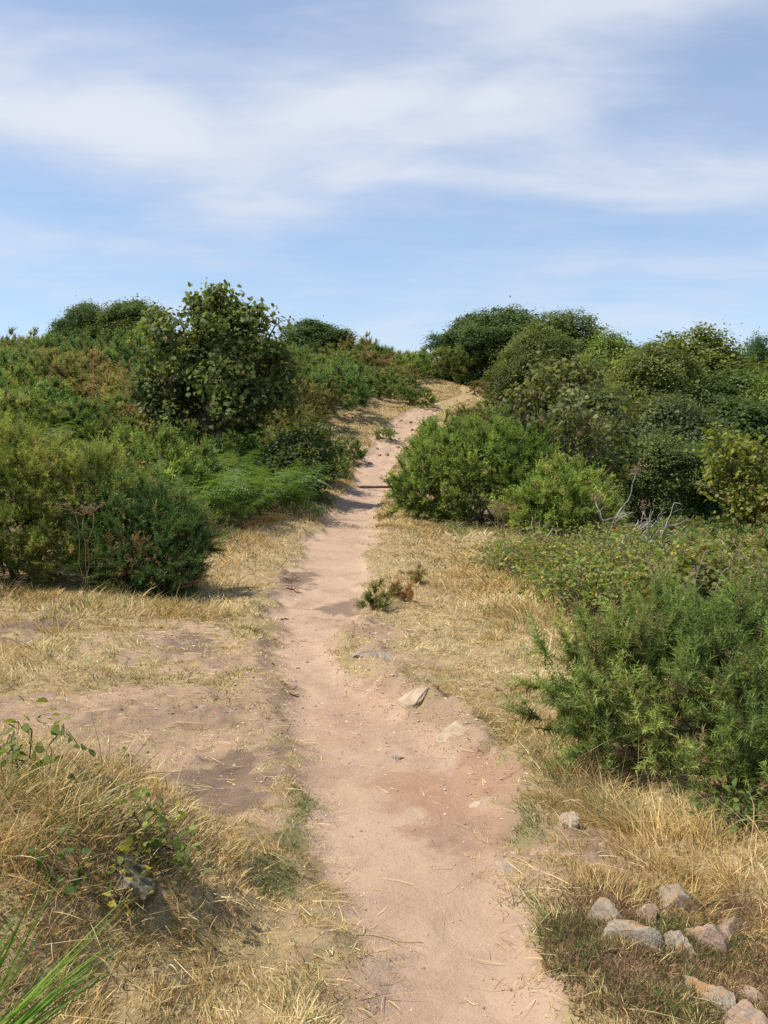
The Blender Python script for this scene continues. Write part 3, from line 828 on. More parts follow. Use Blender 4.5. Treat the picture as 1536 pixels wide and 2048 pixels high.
gorse('spiny bluish green gorse bush overhanging the dry grass nearest the viewer', (bx, by, ground_z(bx, by)),
      [(.3, -.5, .14, .7, .35, .18), (-.4, -.15, .14, .4, .3, .18), (0, .05, .32, .78, .62, .38), (-.62, .0, .34, .40, .42, .28), (-.05, -.45, .28, .52, .42, .30), (.5, -.35, .34, .55, .5, .38), (.9, .1, .4, .6, .6, .4), (-.35, .35, .48, .42, .4, .24), (.2, .2, .52, .4, .4, .26), (-.32, -.28, .26, .38, .3, .25), (-.95, -.2, .30, .22, .22, .14)],
      5600, 40, .22, .056, .0064, 1, [(.098, .150, .046), (.185, .245, .074)], .07, stems=26, umin=.22, up=.6, jag=.5, extra=near_extra)

LG = 'gorse'
lz = ground_z(-4.2, 11.6)
gorse('tall yellowish green gorse bush with bare dark stems at its foot, above straw verge', (-4.3, 11.7, lz),
      [(0, 0, .75, 1.0, .8, .75), (-.9, .1, .85, .9, .8, .75), (.65, -.05, .65, .65, .6, .6), (.0, -.3, 1.12, .65, .5, .48), (-.6, -.25, 1.35, .55, .5, .42), (.55, .2, 1.02, .5, .5, .42), (-.3, -.45, .45, .8, .45, .45), (.6, -.4, .35, .5, .4, .35), (-1.1, -.4, .5, .6, .4, .5)],
      9000, 24, .26, .062, .0085, 2, G_YEL, .05, stems=22, umin=.35)
lz2 = ground_z(-2.7, 11.3)
t = gorse('dark green rounded gorse bush with a withered brown patch beside the straw verge', (-2.7, 11.3, lz2),
          [(0, .1, .52, .50, .5, .5), (.2, -.1, .34, .34, .36, .34), (-.3, 0, .5, .45, .45, .45), (.02, .2, .78, .36, .36, .3), (-.45, .2, .85, .45, .45, .32), (.22, .2, .58, .32, .32, .36), (-.1, -.25, .25, .5, .3, .26)],
          6000, 24, .24, .058, .0080, 3, [(.050, .085, .028), (.105, .145, .046)], .06, stems=24, umin=.5)
a = Acc(); gorse_foliage(a, [(-.12, -.40, .42, .26, .16, .34), (.15, -.42, .22, .24, .18, .20), (-.28, -.4, .22, .22, .18, .2)], 700, 16, .2, .055, .0065, np.random.default_rng(33), [(.22, .155, .085), (.34, .26, .15)], .2, .2, .5, .6)
o = link('withered_branch', build_mesh('withered_branch', a, M_gorse), t); o['label'] = 'withered brown spiny branches'
gorse('small dark gorse bush cut off by the edge of the view below the tall bush', (-4.75, 10.4, ground_z(-4.75, 10.4)),
      [(0, 0, .35, .5, .5, .4), (-.4, .1, .5, .5, .5, .5)], 1500, 22, .22, .055, .007, 4, G_BLUE, .06)

# middle distance, right of the path
gz = ground_z(2.0, 20.7)
gorse('broad dense green gorse bush leaning over the path just before the step', (2.0, 20.7, gz),
      [(0, 0, .95, 1.2, 1.0, .95), (-.95, -.15, .6, .72, .7, .62), (-.5, .3, 1.05, .8, .7, .65), (.45, -.3, .8, .9, .7, .75), (.3, .3, 1.35, .9, .8, .6), (.95, .2, 1.0, .7, .7, .75), (-.2, -.5, .55, .75, .5, .5), (-.55, 1.0, 1.5, .8, .7, .5)],
      9000, 16, .28, .085, .016, 5, G_MID, .03, stems=24, umin=.55)
gorse('lower green gorse bush behind the pale dead twigs and dry seed heads', (3.55, 19.4, ground_z(3.55, 19.4)),
      [(0, 0, .6, .95, .8, .65), (-.5, -.2, .5, .55, .5, .5), (.5, -.1, .55, .6, .6, .5), (.1, .2, 1.0, .5, .5, .35)],
      3600, 16, .28, .08, .015, 6, G_MID, .05, stems=14, umin=.55)

# ------------------------------------------------------------------ sycamores
S_DARK = [(.050, .070, .026), (.120, .156, .050), (.15, .115, .05)]
sx_, sy_ = -3.85, 22.0
def syc_lobes(spec, loc, Y):
    """lobes given as (px, py, half width px, half height px, depth offset m)"""
    out = []
    for px, py, w, h, dy in spec:
        c = at(px, py, Y + dy)
        out.append((c[0] - loc[0], c[1] - loc[1], c[2] - loc[2], w / F * Y * .92, w / F * Y * .8, h / F * Y * .95))
    return out
loc = (sx_, sy_, ground_z(sx_, sy_))
spec = [(435, 765, 92, 76, 0), (322, 775, 46, 55, -.1), (348, 690, 46, 48, -.2), (322, 655, 26, 28, -.1), (525, 715, 46, 50, .1), (540, 790, 45, 45, .1), (430, 670, 55, 48, 0), (392, 618, 18, 30, 0), (440, 604, 16, 26, .1), (472, 632, 18, 26, 0), (512, 614, 14, 32, .1), (552, 648, 26, 16, 0), (298, 735, 20, 30, 0), (430, 838, 90, 36, -.3), (492, 655, 30, 34, 0), (345, 840, 50, 34, -.3), (360, 640, 22, 20, 0), (575, 760, 16, 24, 0)]
tree('sycamore_tree', 'bushy young sycamore with dark lobed leaves standing alone above the bracken', 'tree', loc, syc_lobes(spec, loc, sy_), 3000, 8, .118, .115, S_DARK, 40, shape=SYC, r0=.06, trunks=3, frac=.7, umin=.55, droop=.5, upn=.35, cull=-.10, ragged=.10)
locr = (4.3, 22.5, ground_z(4.3, 22.5))
spec = [(1140, 830, 95, 60, 0), (1080, 800, 55, 50, 0), (1160, 770, 45, 45, .2), (1120, 760, 40, 30, 0), (1210, 880, 60, 60, .2), (1090, 870, 65, 50, .1), (1180, 930, 70, 45, -.2), (1055, 830, 35, 35, 0), (1240, 840, 35, 40, .2)]
tree('sycamore_tree', 'greyish leaved young sycamore rising behind the broad gorse bush', 'tree', locr, syc_lobes(spec, locr, 22.5), 1300, 8, .13, .14, [(.085, .115, .048), (.165, .195, .080), (.20, .15, .07)], 41, shape=SYC, r0=.05, trunks=2, frac=.45, umin=.5, droop=.5, upn=.35, cull=-.10, ragged=.1)
loc3 = (7.4, 19.5, ground_z(7.4, 19.5))
spec = [(1510, 905, 45, 26, 0), (1470, 950, 45, 24, .3), (1545, 960, 60, 40, 0), (1440, 1000, 40, 22, .2), (1520, 1010, 70, 30, 0), (1432, 885, 18, 12, 0), (1465, 915, 25, 14, 0), (1400, 960, 20, 14, .2)]
tree('sycamore_tree', 'yellowish green sycamore sapling at the edge of the dark trees', 'tree', loc3, syc_lobes(spec, loc3, 19.5), 420, 9, .11, .17, [(.09, .13, .03), (.18, .205, .05), (.24, .15, .05)], 42, shape=SYC, r0=.04, trunks=2, frac=.45, umin=.5, droop=.4, upn=.4, cull=-.08)

# ------------------------------------------------------------------ broadleaf trees at the back, built once per kind and copied
def broad(label, seed, cols, w=6.0, h=6.0, k=36, nclus=1250, per=46, leaf=.118, cs=.17):
    rng = np.random.default_rng(seed)
    lobes = [(0, 0, h * .48, w * .27, w * .27, h * .38)]
    for i in range(k):
        a = 2 * PI * (i * .618 + rng.random() * .2); rr = rng.uniform(.08, .40)
        s = rng.uniform(.07, .17)
        lobes.append((math.cos(a) * w * rr, math.sin(a) * w * rr, h * rng.uniform(.15, .88 - .34 * (rr - .08) / .32), w * s, w * s, h * s * .8))
    return tree('broadleaf_tree', label, 'tree', (0, 0, 0), lobes, nclus, per, leaf, cs, cols, seed, 'broadleaf trees', r0=.13, frac=.05, umin=.8, rnd=.45, lv=.15, mat=M_tree, fill=300, cull=-.22, ragged=.20)
KIND = {
    'dark': broad('x', 60, [(.045, .080, .030), (.090, .135, .048)]),
    'olive': broad('x', 61, [(.070, .092, .030), (.135, .158, .048)]),
    'grey': broad('x', 62, [(.075, .100, .045), (.140, .165, .072)], leaf=.11),
    'light': broad('x', 63, [(.080, .115, .028), (.160, .190, .046)]),
    'deep': broad('x', 64, [(.045, .072, .024), (.095, .130, .040)], k=14),
}
used = set()
def place_tree(kind, px, top, wpx, Y, label, rz, sink=0.0):
    x = at(px, 900, Y)[0]; z = ground_z(x, Y); zt = at(px, top, Y)[2]
    hh = (zt - z) / 6.0 / .98; ww = wpx / F * Y / 6.0 * 1.42
    src = KIND[kind]
    if kind not in used:
        used.add(kind); o = src; o.location = (x, Y, z - sink); o.rotation_euler = (0, 0, rz); o.scale = (ww, ww, hh); o['label'] = label
        return o
    return dup(src, (x, Y, z - sink), rz, (ww, ww, hh), label)
TREES = [
    ('dark', 940, 620, 115, 51, 'dark rounded tree where the path reaches the crest, beside open sky', .3),
    ('dark', 1015, 607, 175, 50, 'tallest dark green tree at the head of the path, bare trunks at its foot', 1.2),
    ('olive', 1120, 627, 170, 45, 'olive green tree next to the tallest dark tree', 2.0),
    ('olive', 1075, 662, 140, 40, 'rounded olive tree low in front of the tallest dark tree', 3.9),
    ('light', 1225, 660, 150, 42, 'small domed olive tree in the dip of the treeline', .5),
    ('light', 1392, 655, 260, 42, 'wide domed light green tree crowning the far slope', 1.7),
    ('dark', 1515, 666, 80, 58, 'little dark tree far off at the end of the treeline', 4.0),
    ('olive', 1300, 690, 210, 36, 'olive rounded tree below the domed olive tree', 2.5),
    ('deep', 1465, 715, 210, 36, 'deep green tree under the wide domed tree', 3.0),
    ('deep', 1190, 755, 160, 32, 'deep green bushy tree just behind the greyish sycamore', 5.0),
    ('grey', 1330, 770, 200, 29.5, 'large grey green willow standing forward of the treeline', .9),
    ('deep', 1480, 775, 230, 31, 'deep green tree filling the slope behind the yellowish sapling', 5.5),
    ('deep', 1310, 850, 150, 25.5, 'dark low tree between the greyish sycamore and the yellowish sapling', 2.2),
    ('dark', 1400, 880, 160, 26, 'dark low tree behind the yellowish sapling', 1.0),
    ('light', 1560, 730, 160, 34, 'light green tree cut by the edge of the view', 1.0),
]
for k_, px, top, wpx, Y, lb, rz in TREES:
    place_tree(k_, px, top, wpx, Y, lb, rz)
# skyline trees on the heath to the left
for k_, px, top, wpx, Y, lb, rz in [
    ('dark', 168, 600, 90, 56, 'slim skyline tree leftmost but one on the heath crest', .2),
    ('deep', 272, 588, 150, 54, 'broad skyline tree half behind the lone sycamore', 1.4),
    ('dark', 632, 637, 130, 52, 'low domed skyline tree just beyond the lone sycamore, toward the path', 2.8),
    ('dark', 118, 668, 60, 57, 'stunted skyline shrub tree at the foot of the slim skyline tree', 4.4)]:
    place_tree(k_, px, top, wpx, Y, lb, rz)

# ------------------------------------------------------------------ bracken
def bracken_mesh(seed, n=8, ln=1.0, cols=((.075, .135, .030), (.155, .215, .055))):
    rng = np.random.default_rng(seed); acc = Acc()
    for i in range(n):
        az = 2 * PI * (i + rng.random() * 1.3) / n; L = ln * rng.uniform(.6, 1.3); crv = rng.uniform(.3, .62); twist = rng.normal() * .35
        o = np.array([math.cos(az), math.sin(az), 0]); sd = np.array([-o[1], o[0], 0])
        k = 22; t = np.linspace(0, 1, k)
        out = (t ** 1.6) * L * .75; z = L * (t * 1.0 - crv * t ** 2.6)
        P = o[None] * out[:, None] + sd[None] * (twist * L * t ** 2)[:, None] + np.array([0, 0, 1.0]) * z[:, None] + rng.normal(size=3) * .02
        T = norm(np.gradient(P, axis=0)); U = norm(np.cross(T, sd))
        c = np.asarray(cols[0]) * (1 - (u := rng.random())) + np.asarray(cols[1]) * u
        wv = .006 * (1 - t * .8)
        a_, b_ = P - sd * wv[:, None], P + sd * wv[:, None]
        acc.polys(np.stack([a_[:-1], b_[:-1], b_[1:], a_[1:]], 1), np.array([.12, .14, .05]))
        for j in range(6, k):
            tj = t[j]; pl = L * .30 * rng.uniform(.75, 1.15) * (1 - ((tj - .28) / .74) ** 1.2 if tj > .28 else .75) + .015
            for s in (-1, 1):
                pd = norm(sd * s + T[j] * .35 + np.array([0, 0, -.22]) + rng.normal(size=3) * .2)
                m = 9; q = np.linspace(.06, 1, m)
                ctr = P[j] + pd * (pl * q)[:, None]; ctr[:, 2] -= pl * .18 * q ** 2
                w = pl * .17 * (1 - q * .88)
                cc = c * rng.uniform(.8, 1.2)
                for s2 in (-1, 1):
                    tip = ctr + (T[j] * s2 * 1.0 + pd * .45) * w[:, None]
                    base2 = ctr + pd * (pl / m * .75)
                    acc.polys(np.stack([ctr, base2, tip], 1), cc)
    return build_mesh('bracken_plant', acc, M_fern)
BR = [bracken_mesh(70 + i, 9 + i % 3) for i in range(4)]
BR_OLD = bracken_mesh(79, 7, .8, ((.24, .12, .045), (.32, .18, .07)))

# ------------------------------------------------------------------ scrub kinds shared by the heath
def scrub_mesh(seed, cols, w=2.0, h=1.35, n=1000, K=13, dead=.07, sl=.10, sw=.022):
    rng = np.random.default_rng(seed); acc = Acc()
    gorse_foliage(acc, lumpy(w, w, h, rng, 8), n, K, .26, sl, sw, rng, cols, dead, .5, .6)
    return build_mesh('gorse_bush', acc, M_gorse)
SC = [scrub_mesh(80, [(.060, .095, .028), (.125, .165, .046)]), scrub_mesh(81, [(.052, .100, .034), (.110, .165, .052)]), scrub_mesh(82, [(.080, .100, .030), (.170, .180, .052)], dead=.16),
      scrub_mesh(83, [(.065, .108, .030), (.145, .190, .048)]), scrub_mesh(84, [(.120, .105, .050), (.200, .165, .080)], dead=.35)]

rh = np.random.default_rng(99)
taken = [(-3.85, 22, .9), (-4.3, 11.7, 1.9), (-2.7, 11.3, 1.0), (-4.7, 10.4, .8)]
def free(x, y, r):
    return all((x - a) ** 2 + (y - b) ** 2 > ((r + c) * .62) ** 2 for a, b, c in taken)
n_g = n_b = 0
for i in range(9000):
    y = 13.0 * (66 / 13.0) ** rh.random(); x = rh.uniform(-(.47 * y + 2), 5)
    xl, xr = path_edges(np.array([y])); gap = float(xl[0]) - x
    margin = 2.0 + .5 * math.sin(y * .9) + .35 * max(0, 17 - y)
    if y > 52:
        margin = -3 if x > 2 else margin
    r = rh.uniform(.7, 1.15) * (1 + .012 * (y - 20))
    if gap < margin * (.75 if 24 < y < 36 else .45 if y >= 36 else 1) + r * .5 or not free(x, y, r) or n_g + n_b > 285:
        continue
    if abs(x - 13) < 0:
        continue
    fern = (y < 21 and x > -8 and rh.random() < .8) or (y < 30 and rh.random() < .30)
    if fern:
        r = .62
        if not free(x, y, r * .8):
            continue
    taken.append((x, y, r))
    z = ground_z(x, y) - .05
    if fern:
        s = rh.uniform(.9, 1.25)
        o = link('bracken_plant', BR[rh.integers(4)], None, (x, y, z), rh.uniform(0, 6.28), (s, s, s))
        tag(o, 'green bracken fern on the heath slope by the lone sycamore', 'fern', 'bracken on the heath slope'); n_b += 1
    else:
        big = fbm(np.array([x * .13]), np.array([y * .13]), 7, 2)[0]
        k = rh.choice(5, p=(.28, .22, .20, .22, .08))
        s = r * .95; hs = s * rh.uniform(.75, 1.15) * (1 + .5 * big)
        if y < 17:
            hs *= .75
        if y > 42:
            hs *= .72
        o = link('gorse_bush', SC[k], None, (x, y, z), rh.uniform(0, 6.28), (s, s, max(hs, .5)))
        tag(o, 'rounded gorse bush among many on the heath slope across the path from the trees', 'gorse bush', 'gorse on the heath slope'); n_g += 1
print('heath scrub', n_g, 'bracken', n_b)

# bracken front row along the verge, dark leafy shrub, fallen brown bracken
front = [(400, 860, 20.6), (440, 862, 20.8), (470, 862, 20.9), (420, 880, 19.6), (450, 885, 19.4), (380, 870, 20.2), (500, 868, 20.9), (440, 930, 17.5), (500, 925, 18), (470, 900, 18.6), (540, 915, 19), (590, 930, 19.3), (560, 890, 20), (530, 890, 19.4), (480, 950, 17.2), (460, 920, 17.9), (570, 905, 19.8), (350, 910, 16.2), (290, 900, 16), (420, 880, 18.4), (515, 905, 18.7), (390, 870, 18), (270, 920, 15.2), (200, 860, 16.4), (400, 905, 17), (360, 890, 16.5), (330, 930, 15.5), (300, 870, 17), (430, 960, 16.8), (380, 950, 16), (250, 880, 16.5), (520, 950, 18.2)]
for i, (px, py, Y) in enumerate(front):
    x = at(px, py, Y)[0]; s = rh.uniform(1.0, 1.45) * (.7 if py > 935 else 1) * (.62 if px > 590 else 1)
    o = link('bracken_plant', BR[i % 4], None, (x, Y, ground_z(x, Y) - .03), rh.uniform(0, 6.28), (s, s, s))
    tag(o, 'fresh green bracken fern bordering the straw verge below the lone sycamore', 'fern', 'bracken along the verge')
for px, Y, s in ((515, 17.4, .75), (545, 17.9, .6), (485, 17.0, .55)):
    x = at(px, 950, Y)[0]
    tag(link('bracken_plant', BR_OLD, None, (x, Y, ground_z(x, Y) - .02), rh.uniform(0, 6), (s, s, s * .7)), 'withered rust brown bracken at the foot of the fresh ferns', 'fern', 'withered bracken')
def shrub(label, px, Y, w, h, cols, seed, n=260, per=16, leaf=.10, cs=.14):
    x = at(px, 900, Y)[0]
    rng = np.random.default_rng(seed)
    return tree('leafy_shrub', label, 'shrub', (x, Y, ground_z(x, Y)), lumpy(w, w, h, rng, 8), n, per, leaf, cs, cols, seed, None, r0=.03, trunks=2, frac=.2)
shrub('dark leafy shrub on the path verge at the end of the bracken', 588, 21.4, 1.1, 1.1, [(.042, .068, .026), (.090, .120, .044)], 120, 420)
shrub('dark shrub behind the bracken beside the lone sycamore', 600, 22.3, 1.1, 1.25, [(.050, .080, .028), (.105, .140, .046)], 121, 420)
shrub('spreading olive shrub between the lone sycamore and the path', 612, 24.5, 1.4, 1.5, [(.065, .095, .030), (.130, .160, .048)], 122, 480)

# gorse and bracken on the inner side of the climb
for i, (px, Y) in enumerate(((905, 30.5), (935, 32.5), (900, 33.5), (975, 35), (940, 36.5), (1005, 38), (985, 40.5), (1025, 42), (1010, 33), (1050, 36), (880, 29), (1045, 31), (960, 30), (1000, 29), (922, 49.5))):
    x = max(at(px, 850, Y)[0], float(path_edges(np.array([Y]))[1][0]) + .75); s = rh.uniform(.55, .85)
    o = link('gorse_bush', SC[(1, 3, 0, 3, 2)[i % 5]], None, (x, Y, ground_z(x, Y) - .08), i * 1.7, (s, s, s * rh.uniform(.6, .95)))
    tag(o, 'low gorse bush on the inner side of the path as it climbs to the crest', 'gorse bush', 'gorse inside the path bend')
for i, (px, Y) in enumerate(((1340, 16.5), (1400, 14.8), (1480, 15.2), (1530, 13.2), (1290, 17.5), (1450, 13.4), (1360, 13.5))):
    x = at(px, 1000, Y)[0]; s = rh.uniform(.55, .8)
    o = link('gorse_bush', SC[(1, 3, 0)[i % 3]], None, (x, Y, ground_z(x, Y) - .05), i * 2.1, (s, s, s * rh.uniform(.7, .95)))
    tag(o, 'green gorse bush in the hollow between the brambles and the dark trees', 'gorse bush', 'gorse in the hollow')
for i, (px, Y, s, h, lb) in enumerate(((415, 20.9, .62, .72, 'green gorse bush hiding the foot of the lone sycamore'), (468, 21.0, .58, .62, 'gorse bush among ferns on the path side of the lone sycamore'), (365, 20.6, .6, .7, 'gorse bush under the outer leaves of the lone sycamore'))):
    x = at(px, 870, Y)[0]
    tag(link('gorse_bush', SC[(3, 1, 0)[i]], None, (x, Y, ground_z(x, Y) - .05), i * 1.9, (s, s, h)), lb, 'gorse bush', 'gorse at the lone sycamore')
# lone small gorse bushes on the far verge
for i, (px, Y, s, lb) in enumerate(((770, 33.5, .38, 'small round dark gorse standing free on the far verge'), (700, 29.5, .5, 'dark gorse mound on the verge downhill of the small round gorse'), (668, 27, .45, 'low gorse at the verge just above the dark leafy shrub'),
                                    (960, 43.5, .5, 'brownish gorse at the top bend of the path'), (985, 46, .55, 'dark gorse beneath the trunks of the tallest tree'), (845, 40, .6, 'green gorse on the outer side of the path bend'))):
    x = at(px, 800, Y)[0]
    tag(link('gorse_bush', SC[(0, 1, 3, 4, 1, 3)[i]], None, (x, Y, ground_z(x, Y) - .05), i * 1.3, (s, s, s * .95)), lb, 'gorse bush', 'gorse beside the far path')

# scrub on the inner (right) side of the climb and down the right slope
rr_ = np.random.default_rng(123)
tk2 = [(2.0, 20.7, 1.6), (3.5, 19.4, 1.0)]
n_r = 0
for i in range(4000):
    y = rr_.uniform(11, 47); x = rr_.uniform(.5, 18)
    xl, xr = path_edges(np.array([y])); gap = x - float(xr[0])
    if y < 21:
        if x < 3.9 + max(0, (y - 16)) * .25 or x > 11:
            continue
        if y < 15 and x < 4.6:
            continue
    r = rr_.uniform(.6, 1.0)
    if gap < .45 + r * .45 + (.6 if y < 30 else 0) or not all((x - a) ** 2 + (y - b) ** 2 > ((r + c) * .62) ** 2 for a, b, c in tk2) or n_r > 95:
        continue
    if y > 30 and x > 3 + .9 * (y - 28) * .5 + 5:
        continue
    tk2.append((x, y, r)); n_r += 1
    hs = r * rr_.uniform(.6, .95)
    if rr_.random() < .35:
        s = rr_.uniform(.7, 1.0)
        tag(link('bracken_plant', BR[rr_.integers(4)], None, (x, y, ground_z(x, y) - .05), rr_.uniform(0, 6.28), (s, s, s)), 'green bracken fern in the scrub between path and treeline', 'fern', 'bracken below the treeline')
    else:
        tag(link('gorse_bush', SC[rr_.choice(4)], None, (x, y, ground_z(x, y) - .05), rr_.uniform(0, 6.28), (r, r, hs)), 'low gorse bush in the scrub between path and treeline', 'gorse bush', 'gorse below the treeline')
print('right scrub', n_r)

# ------------------------------------------------------------------ brambles
LEAF = np.array([(0, -.5), (.22, -.30), (.30, 0), (.18, .28), (0, .55), (-.18, .28), (-.30, 0), (-.22, -.30)])
def bramble_acc(seed, w, h, canes, leaf, cols, twig=True):
    rng = np.random.default_rng(seed); L_, W_ = Acc(), Acc()
    for i in range(canes):
        a = rng.uniform(0, 2 * PI); r0 = rng.random() * w * .45
        st = np.array([math.cos(a) * r0, math.sin(a) * r0, -.03])
        b = rng.uniform(0, 2 * PI); rr = rng.uniform(.25, .6) * w
        en = st + np.array([math.cos(b) * rr, math.sin(b) * rr, rng.uniform(.05, 1.0) ** .7 * h * (.40 + .65 * abs(math.sin(a * 1.5 + seed)))])
        P = curve_pts(st, en, 9, h * rng.uniform(.2, .55), .02, rng)
        tube(W_, P, np.linspace(.0042, .0015, 9), np.array([.1, .1, .1]), 4)
        for j in range(2, 9):
            for q in range(3):
                nn = norm(np.array([0, 0, .8]) + rng.normal(size=3) * .5)
                ax = norm(np.cross(nn, rng.normal(size=3))); bxv = np.cross(nn, ax)
                c = P[j] + rng.normal(size=3) * .05 + ax * leaf * .4; s = leaf * rng.uniform(.6, 1.3)
                pl = c + s * (ax * LEAF[:, 1, None] + bxv * LEAF[:, 0, None] - nn * (np.abs(LEAF[:, 0, None]) * -.25 + LEAF[:, 1, None] ** 2 * .2))
                cc = np.asarray(cols[rng.choice(len(cols), p=np.array([5, 4, 1.2, .8][:len(cols)]) / sum([5, 4, 1.2, .8][:len(cols)]))]) * rng.uniform(.75, 1.25)
                L_.polys(pl[None], cc)
    return L_, W_
def bramble(label, loc, seed, w, h, canes, leaf, cols, group=None):
    t = thing('bramble_bush', label, 'bramble', loc, group)
    L_, W_ = bramble_acc(seed, w, h, canes, leaf, cols)
    link('leaves', build_mesh('bramble_leaves', L_, M_leaf), t); link('canes', build_mesh('bramble_canes', W_, M_bark, True), t)
    return t
C_BR = [(.120, .175, .042), (.205, .245, .062), (.36, .31, .10), (.30, .15, .09)]
BRL = [(1150, 1130, 13.2, 2.0, .75, 'sprawling bramble with reddish leaves beneath the pale dead bush'), (1060, 1105, 14.5, 1.3, .45, 'low bramble where the verge meets the broad gorse bush'), (1290, 1130, 11.5, 2.0, .85, 'light green bramble behind the near spiny bush'),
       (1230, 1190, 10.3, 1.6, .62, 'bramble mixed with tall dry grass just behind the near spiny bush'), (1420, 1120, 11.0, 2.0, .75, 'dense bramble on the slope below the dark trees'), (1140, 1165, 11.6, 1.0, .35, 'short bramble creeping into the golden grass'), (1520, 1170, 9.0, 1.6, .7, 'bramble at the edge of the view above the near spiny bush')]
for i, (px, py, Y, w, h, lb) in enumerate(BRL):
    x = at(px, py, Y)[0]
    bramble(lb, (x, Y, ground_z(x, Y)), 140 + i, w, h, int(95 * w), .052, C_BR, 'brambles on the verge')
# stiff-leaved shrub with dry flower twigs at the right
xq = at(1470, 1150, 8.2)[0]
tq = shrub('oval leaved shrub with dry flowering twigs next to the near spiny bush', 1500, 8.4, 1.8, .85, [(.075, .105, .026), (.130, .150, .045), (.22, .16, .06)], 150, 420, 14, .075, .12)
rq = np.random.default_rng(151); aq = Acc(); al = Acc()
for i in range(60):
    b = np.array([rq.uniform(-.9, .9), rq.uniform(-.8, .5), rq.uniform(.42, .75)]); e = b + np.array([rq.normal() * .12, rq.normal() * .12, rq.uniform(.12, .38)])
    P = curve_pts(b, e, 5, .02, .01, rq); tube(aq, P, np.linspace(.004, .0015, 5), np.array([.3, .25, .2]), 4)
    for j in range(1, 5):
        n = 6; c = np.repeat(P[j][None], n, 0)
        blades(al, c, norm(rq.normal(size=(n, 3)) + np.array([0, 0, .6])), rq.uniform(.03, .07, n), np.full(n, .012), rq.normal(size=(n, 3)) * .2, np.array([(.34, .26, .15)]) * rq.uniform(.6, 1.2, (n, 1)), 2, rq)
link('twigs', build_mesh('dry_twigs', aq, M_dead, True), tq); link('flower_heads', build_mesh('dry_flower_heads', al, M_grass), tq)

# ------------------------------------------------------------------ dead bushes
def dead_branching(acc, p, d, ln, r, lvl, rng, tips):
    k = 5; P = [np.array(p)]
    for i in range(k):
        d = norm(d + rng.normal(size=3) * .22 + np.array([0, 0, .04])); P.append(P[-1] + d * ln / k)
    tube(acc, P, np.linspace(r, r * .6, k + 1), np.array([.4, .4, .4]), 5)
    if lvl == 0:
        tips.append(P[-1]); return
    for i in range(rng.integers(2, 4)):
        q = P[rng.integers(2, k + 1)]
        dead_branching(acc, q, norm(d + rng.normal(size=3) * .65), ln * rng.uniform(.5, .8), r * .55, lvl - 1, rng, tips)
def dead_bush(label, px, Y, ln, seed, r=.022, lvl=3, n=3, heads=0, lean=(0, 0, 1)):
    x = at(px, 1050, Y)[0]; rng = np.random.default_rng(seed)
    t = thing('dead_bush', label, 'dead bush', (x, Y, ground_z(x, Y)), 'bleached dead bushes'); a = Acc(); tips = []
    for i in range(n):
        dead_branching(a, (rng.normal() * .06, rng.normal() * .06, -.05), norm(np.array(lean) + rng.normal(size=3) * .35), ln, r, lvl, rng, tips)
    link('branches', build_mesh('dead_branches', a, M_dead, True), t)
    if heads:
        top = sorted(tips, key=lambda v: -v[2])[:heads]
        for q in top:
            b = Acc(); m = 60; blades(b, q + rng.normal(size=(m, 3)) * .05, norm(rng.normal(size=(m, 3))), rng.uniform(.03, .08, m), np.full(m, .012), rng.normal(size=(m, 3)) * .2, np.array([(.26, .17, .10)]) * rng.uniform(.6, 1.3, (m, 1)), 2, rng)
            link('withered_head', build_mesh('withered_head', b, M_grass), t)
dead_bush('bleached dead bush with brown withered heads beside the low gorse', 1225, 14.4, .72, 161, .030, 3, 3, 5, (-.05, 0, 1))
dead_bush('bare bleached branches arching out of the bramble', 1305, 13.2, .70, 164, .024, 3, 2, 0, (.35, 0, .9))
dead_bush('thin bare forked branch in front of the low gorse bush', 1075, 16.4, .6, 163, .018, 2, 2, 0, (-.35, 0, .8))
dead_bush('small bare twigs beyond the arching branches', 1390, 14.0, .62, 165, .014, 3, 2, 0, (.2, 0, .9))

# dry hogweed stalks in front of the left gorse
def umbel(label, px, Y, h, seed, n=3):
    x = at(px, 1100, Y)[0]; rng = np.random.default_rng(seed)
    t = thing('dried_flower_stalk', label, 'dried plant', (x, Y, ground_z(x, Y))); a, b = Acc(), Acc()
    for i in range(n):
        P = curve_pts((rng.normal() * .04, rng.normal() * .04, 0), (rng.normal() * .12, rng.normal() * .08, h * rng.uniform(.8, 1.05)), 6, 0, .02, rng)
        tube(a, P, np.linspace(.0055, .003, 6), np.array([.3, .2, .1]), 5)
        for j in range(9):
            e = P[-1] + np.array([rng.normal() * .09, rng.normal() * .09, rng.uniform(.03, .12)])
            tube(a, curve_pts(P[-1], e, 4, .01, .004, rng), np.linspace(.003, .002, 4), np.array([.3, .2, .1]), 4)
            m = 12; blades(b, np.repeat(e[None], m, 0), norm(rng.normal(size=(m, 3)) + np.array([0, 0, .6])), rng.uniform(.015, .04, m), np.full(m, .008), np.zeros((m, 3)), np.array([(.36, .27, .15)]) * rng.uniform(.7, 1.2, (m, 1)), 2, rng)
        link('seed_head', build_mesh('seed_head', b, M_grass), t); b = Acc()
    link('stems', build_mesh('dry_stems', a, M_drystem, True), t)
umbel('dried brown flower stalks with flat seed heads in front of the tall gorse', 172, 10.55, 1.05, 170)
umbel('feathery dry seed stalks standing before the low gorse bush', 1000, 16.8, .75, 171, 7)

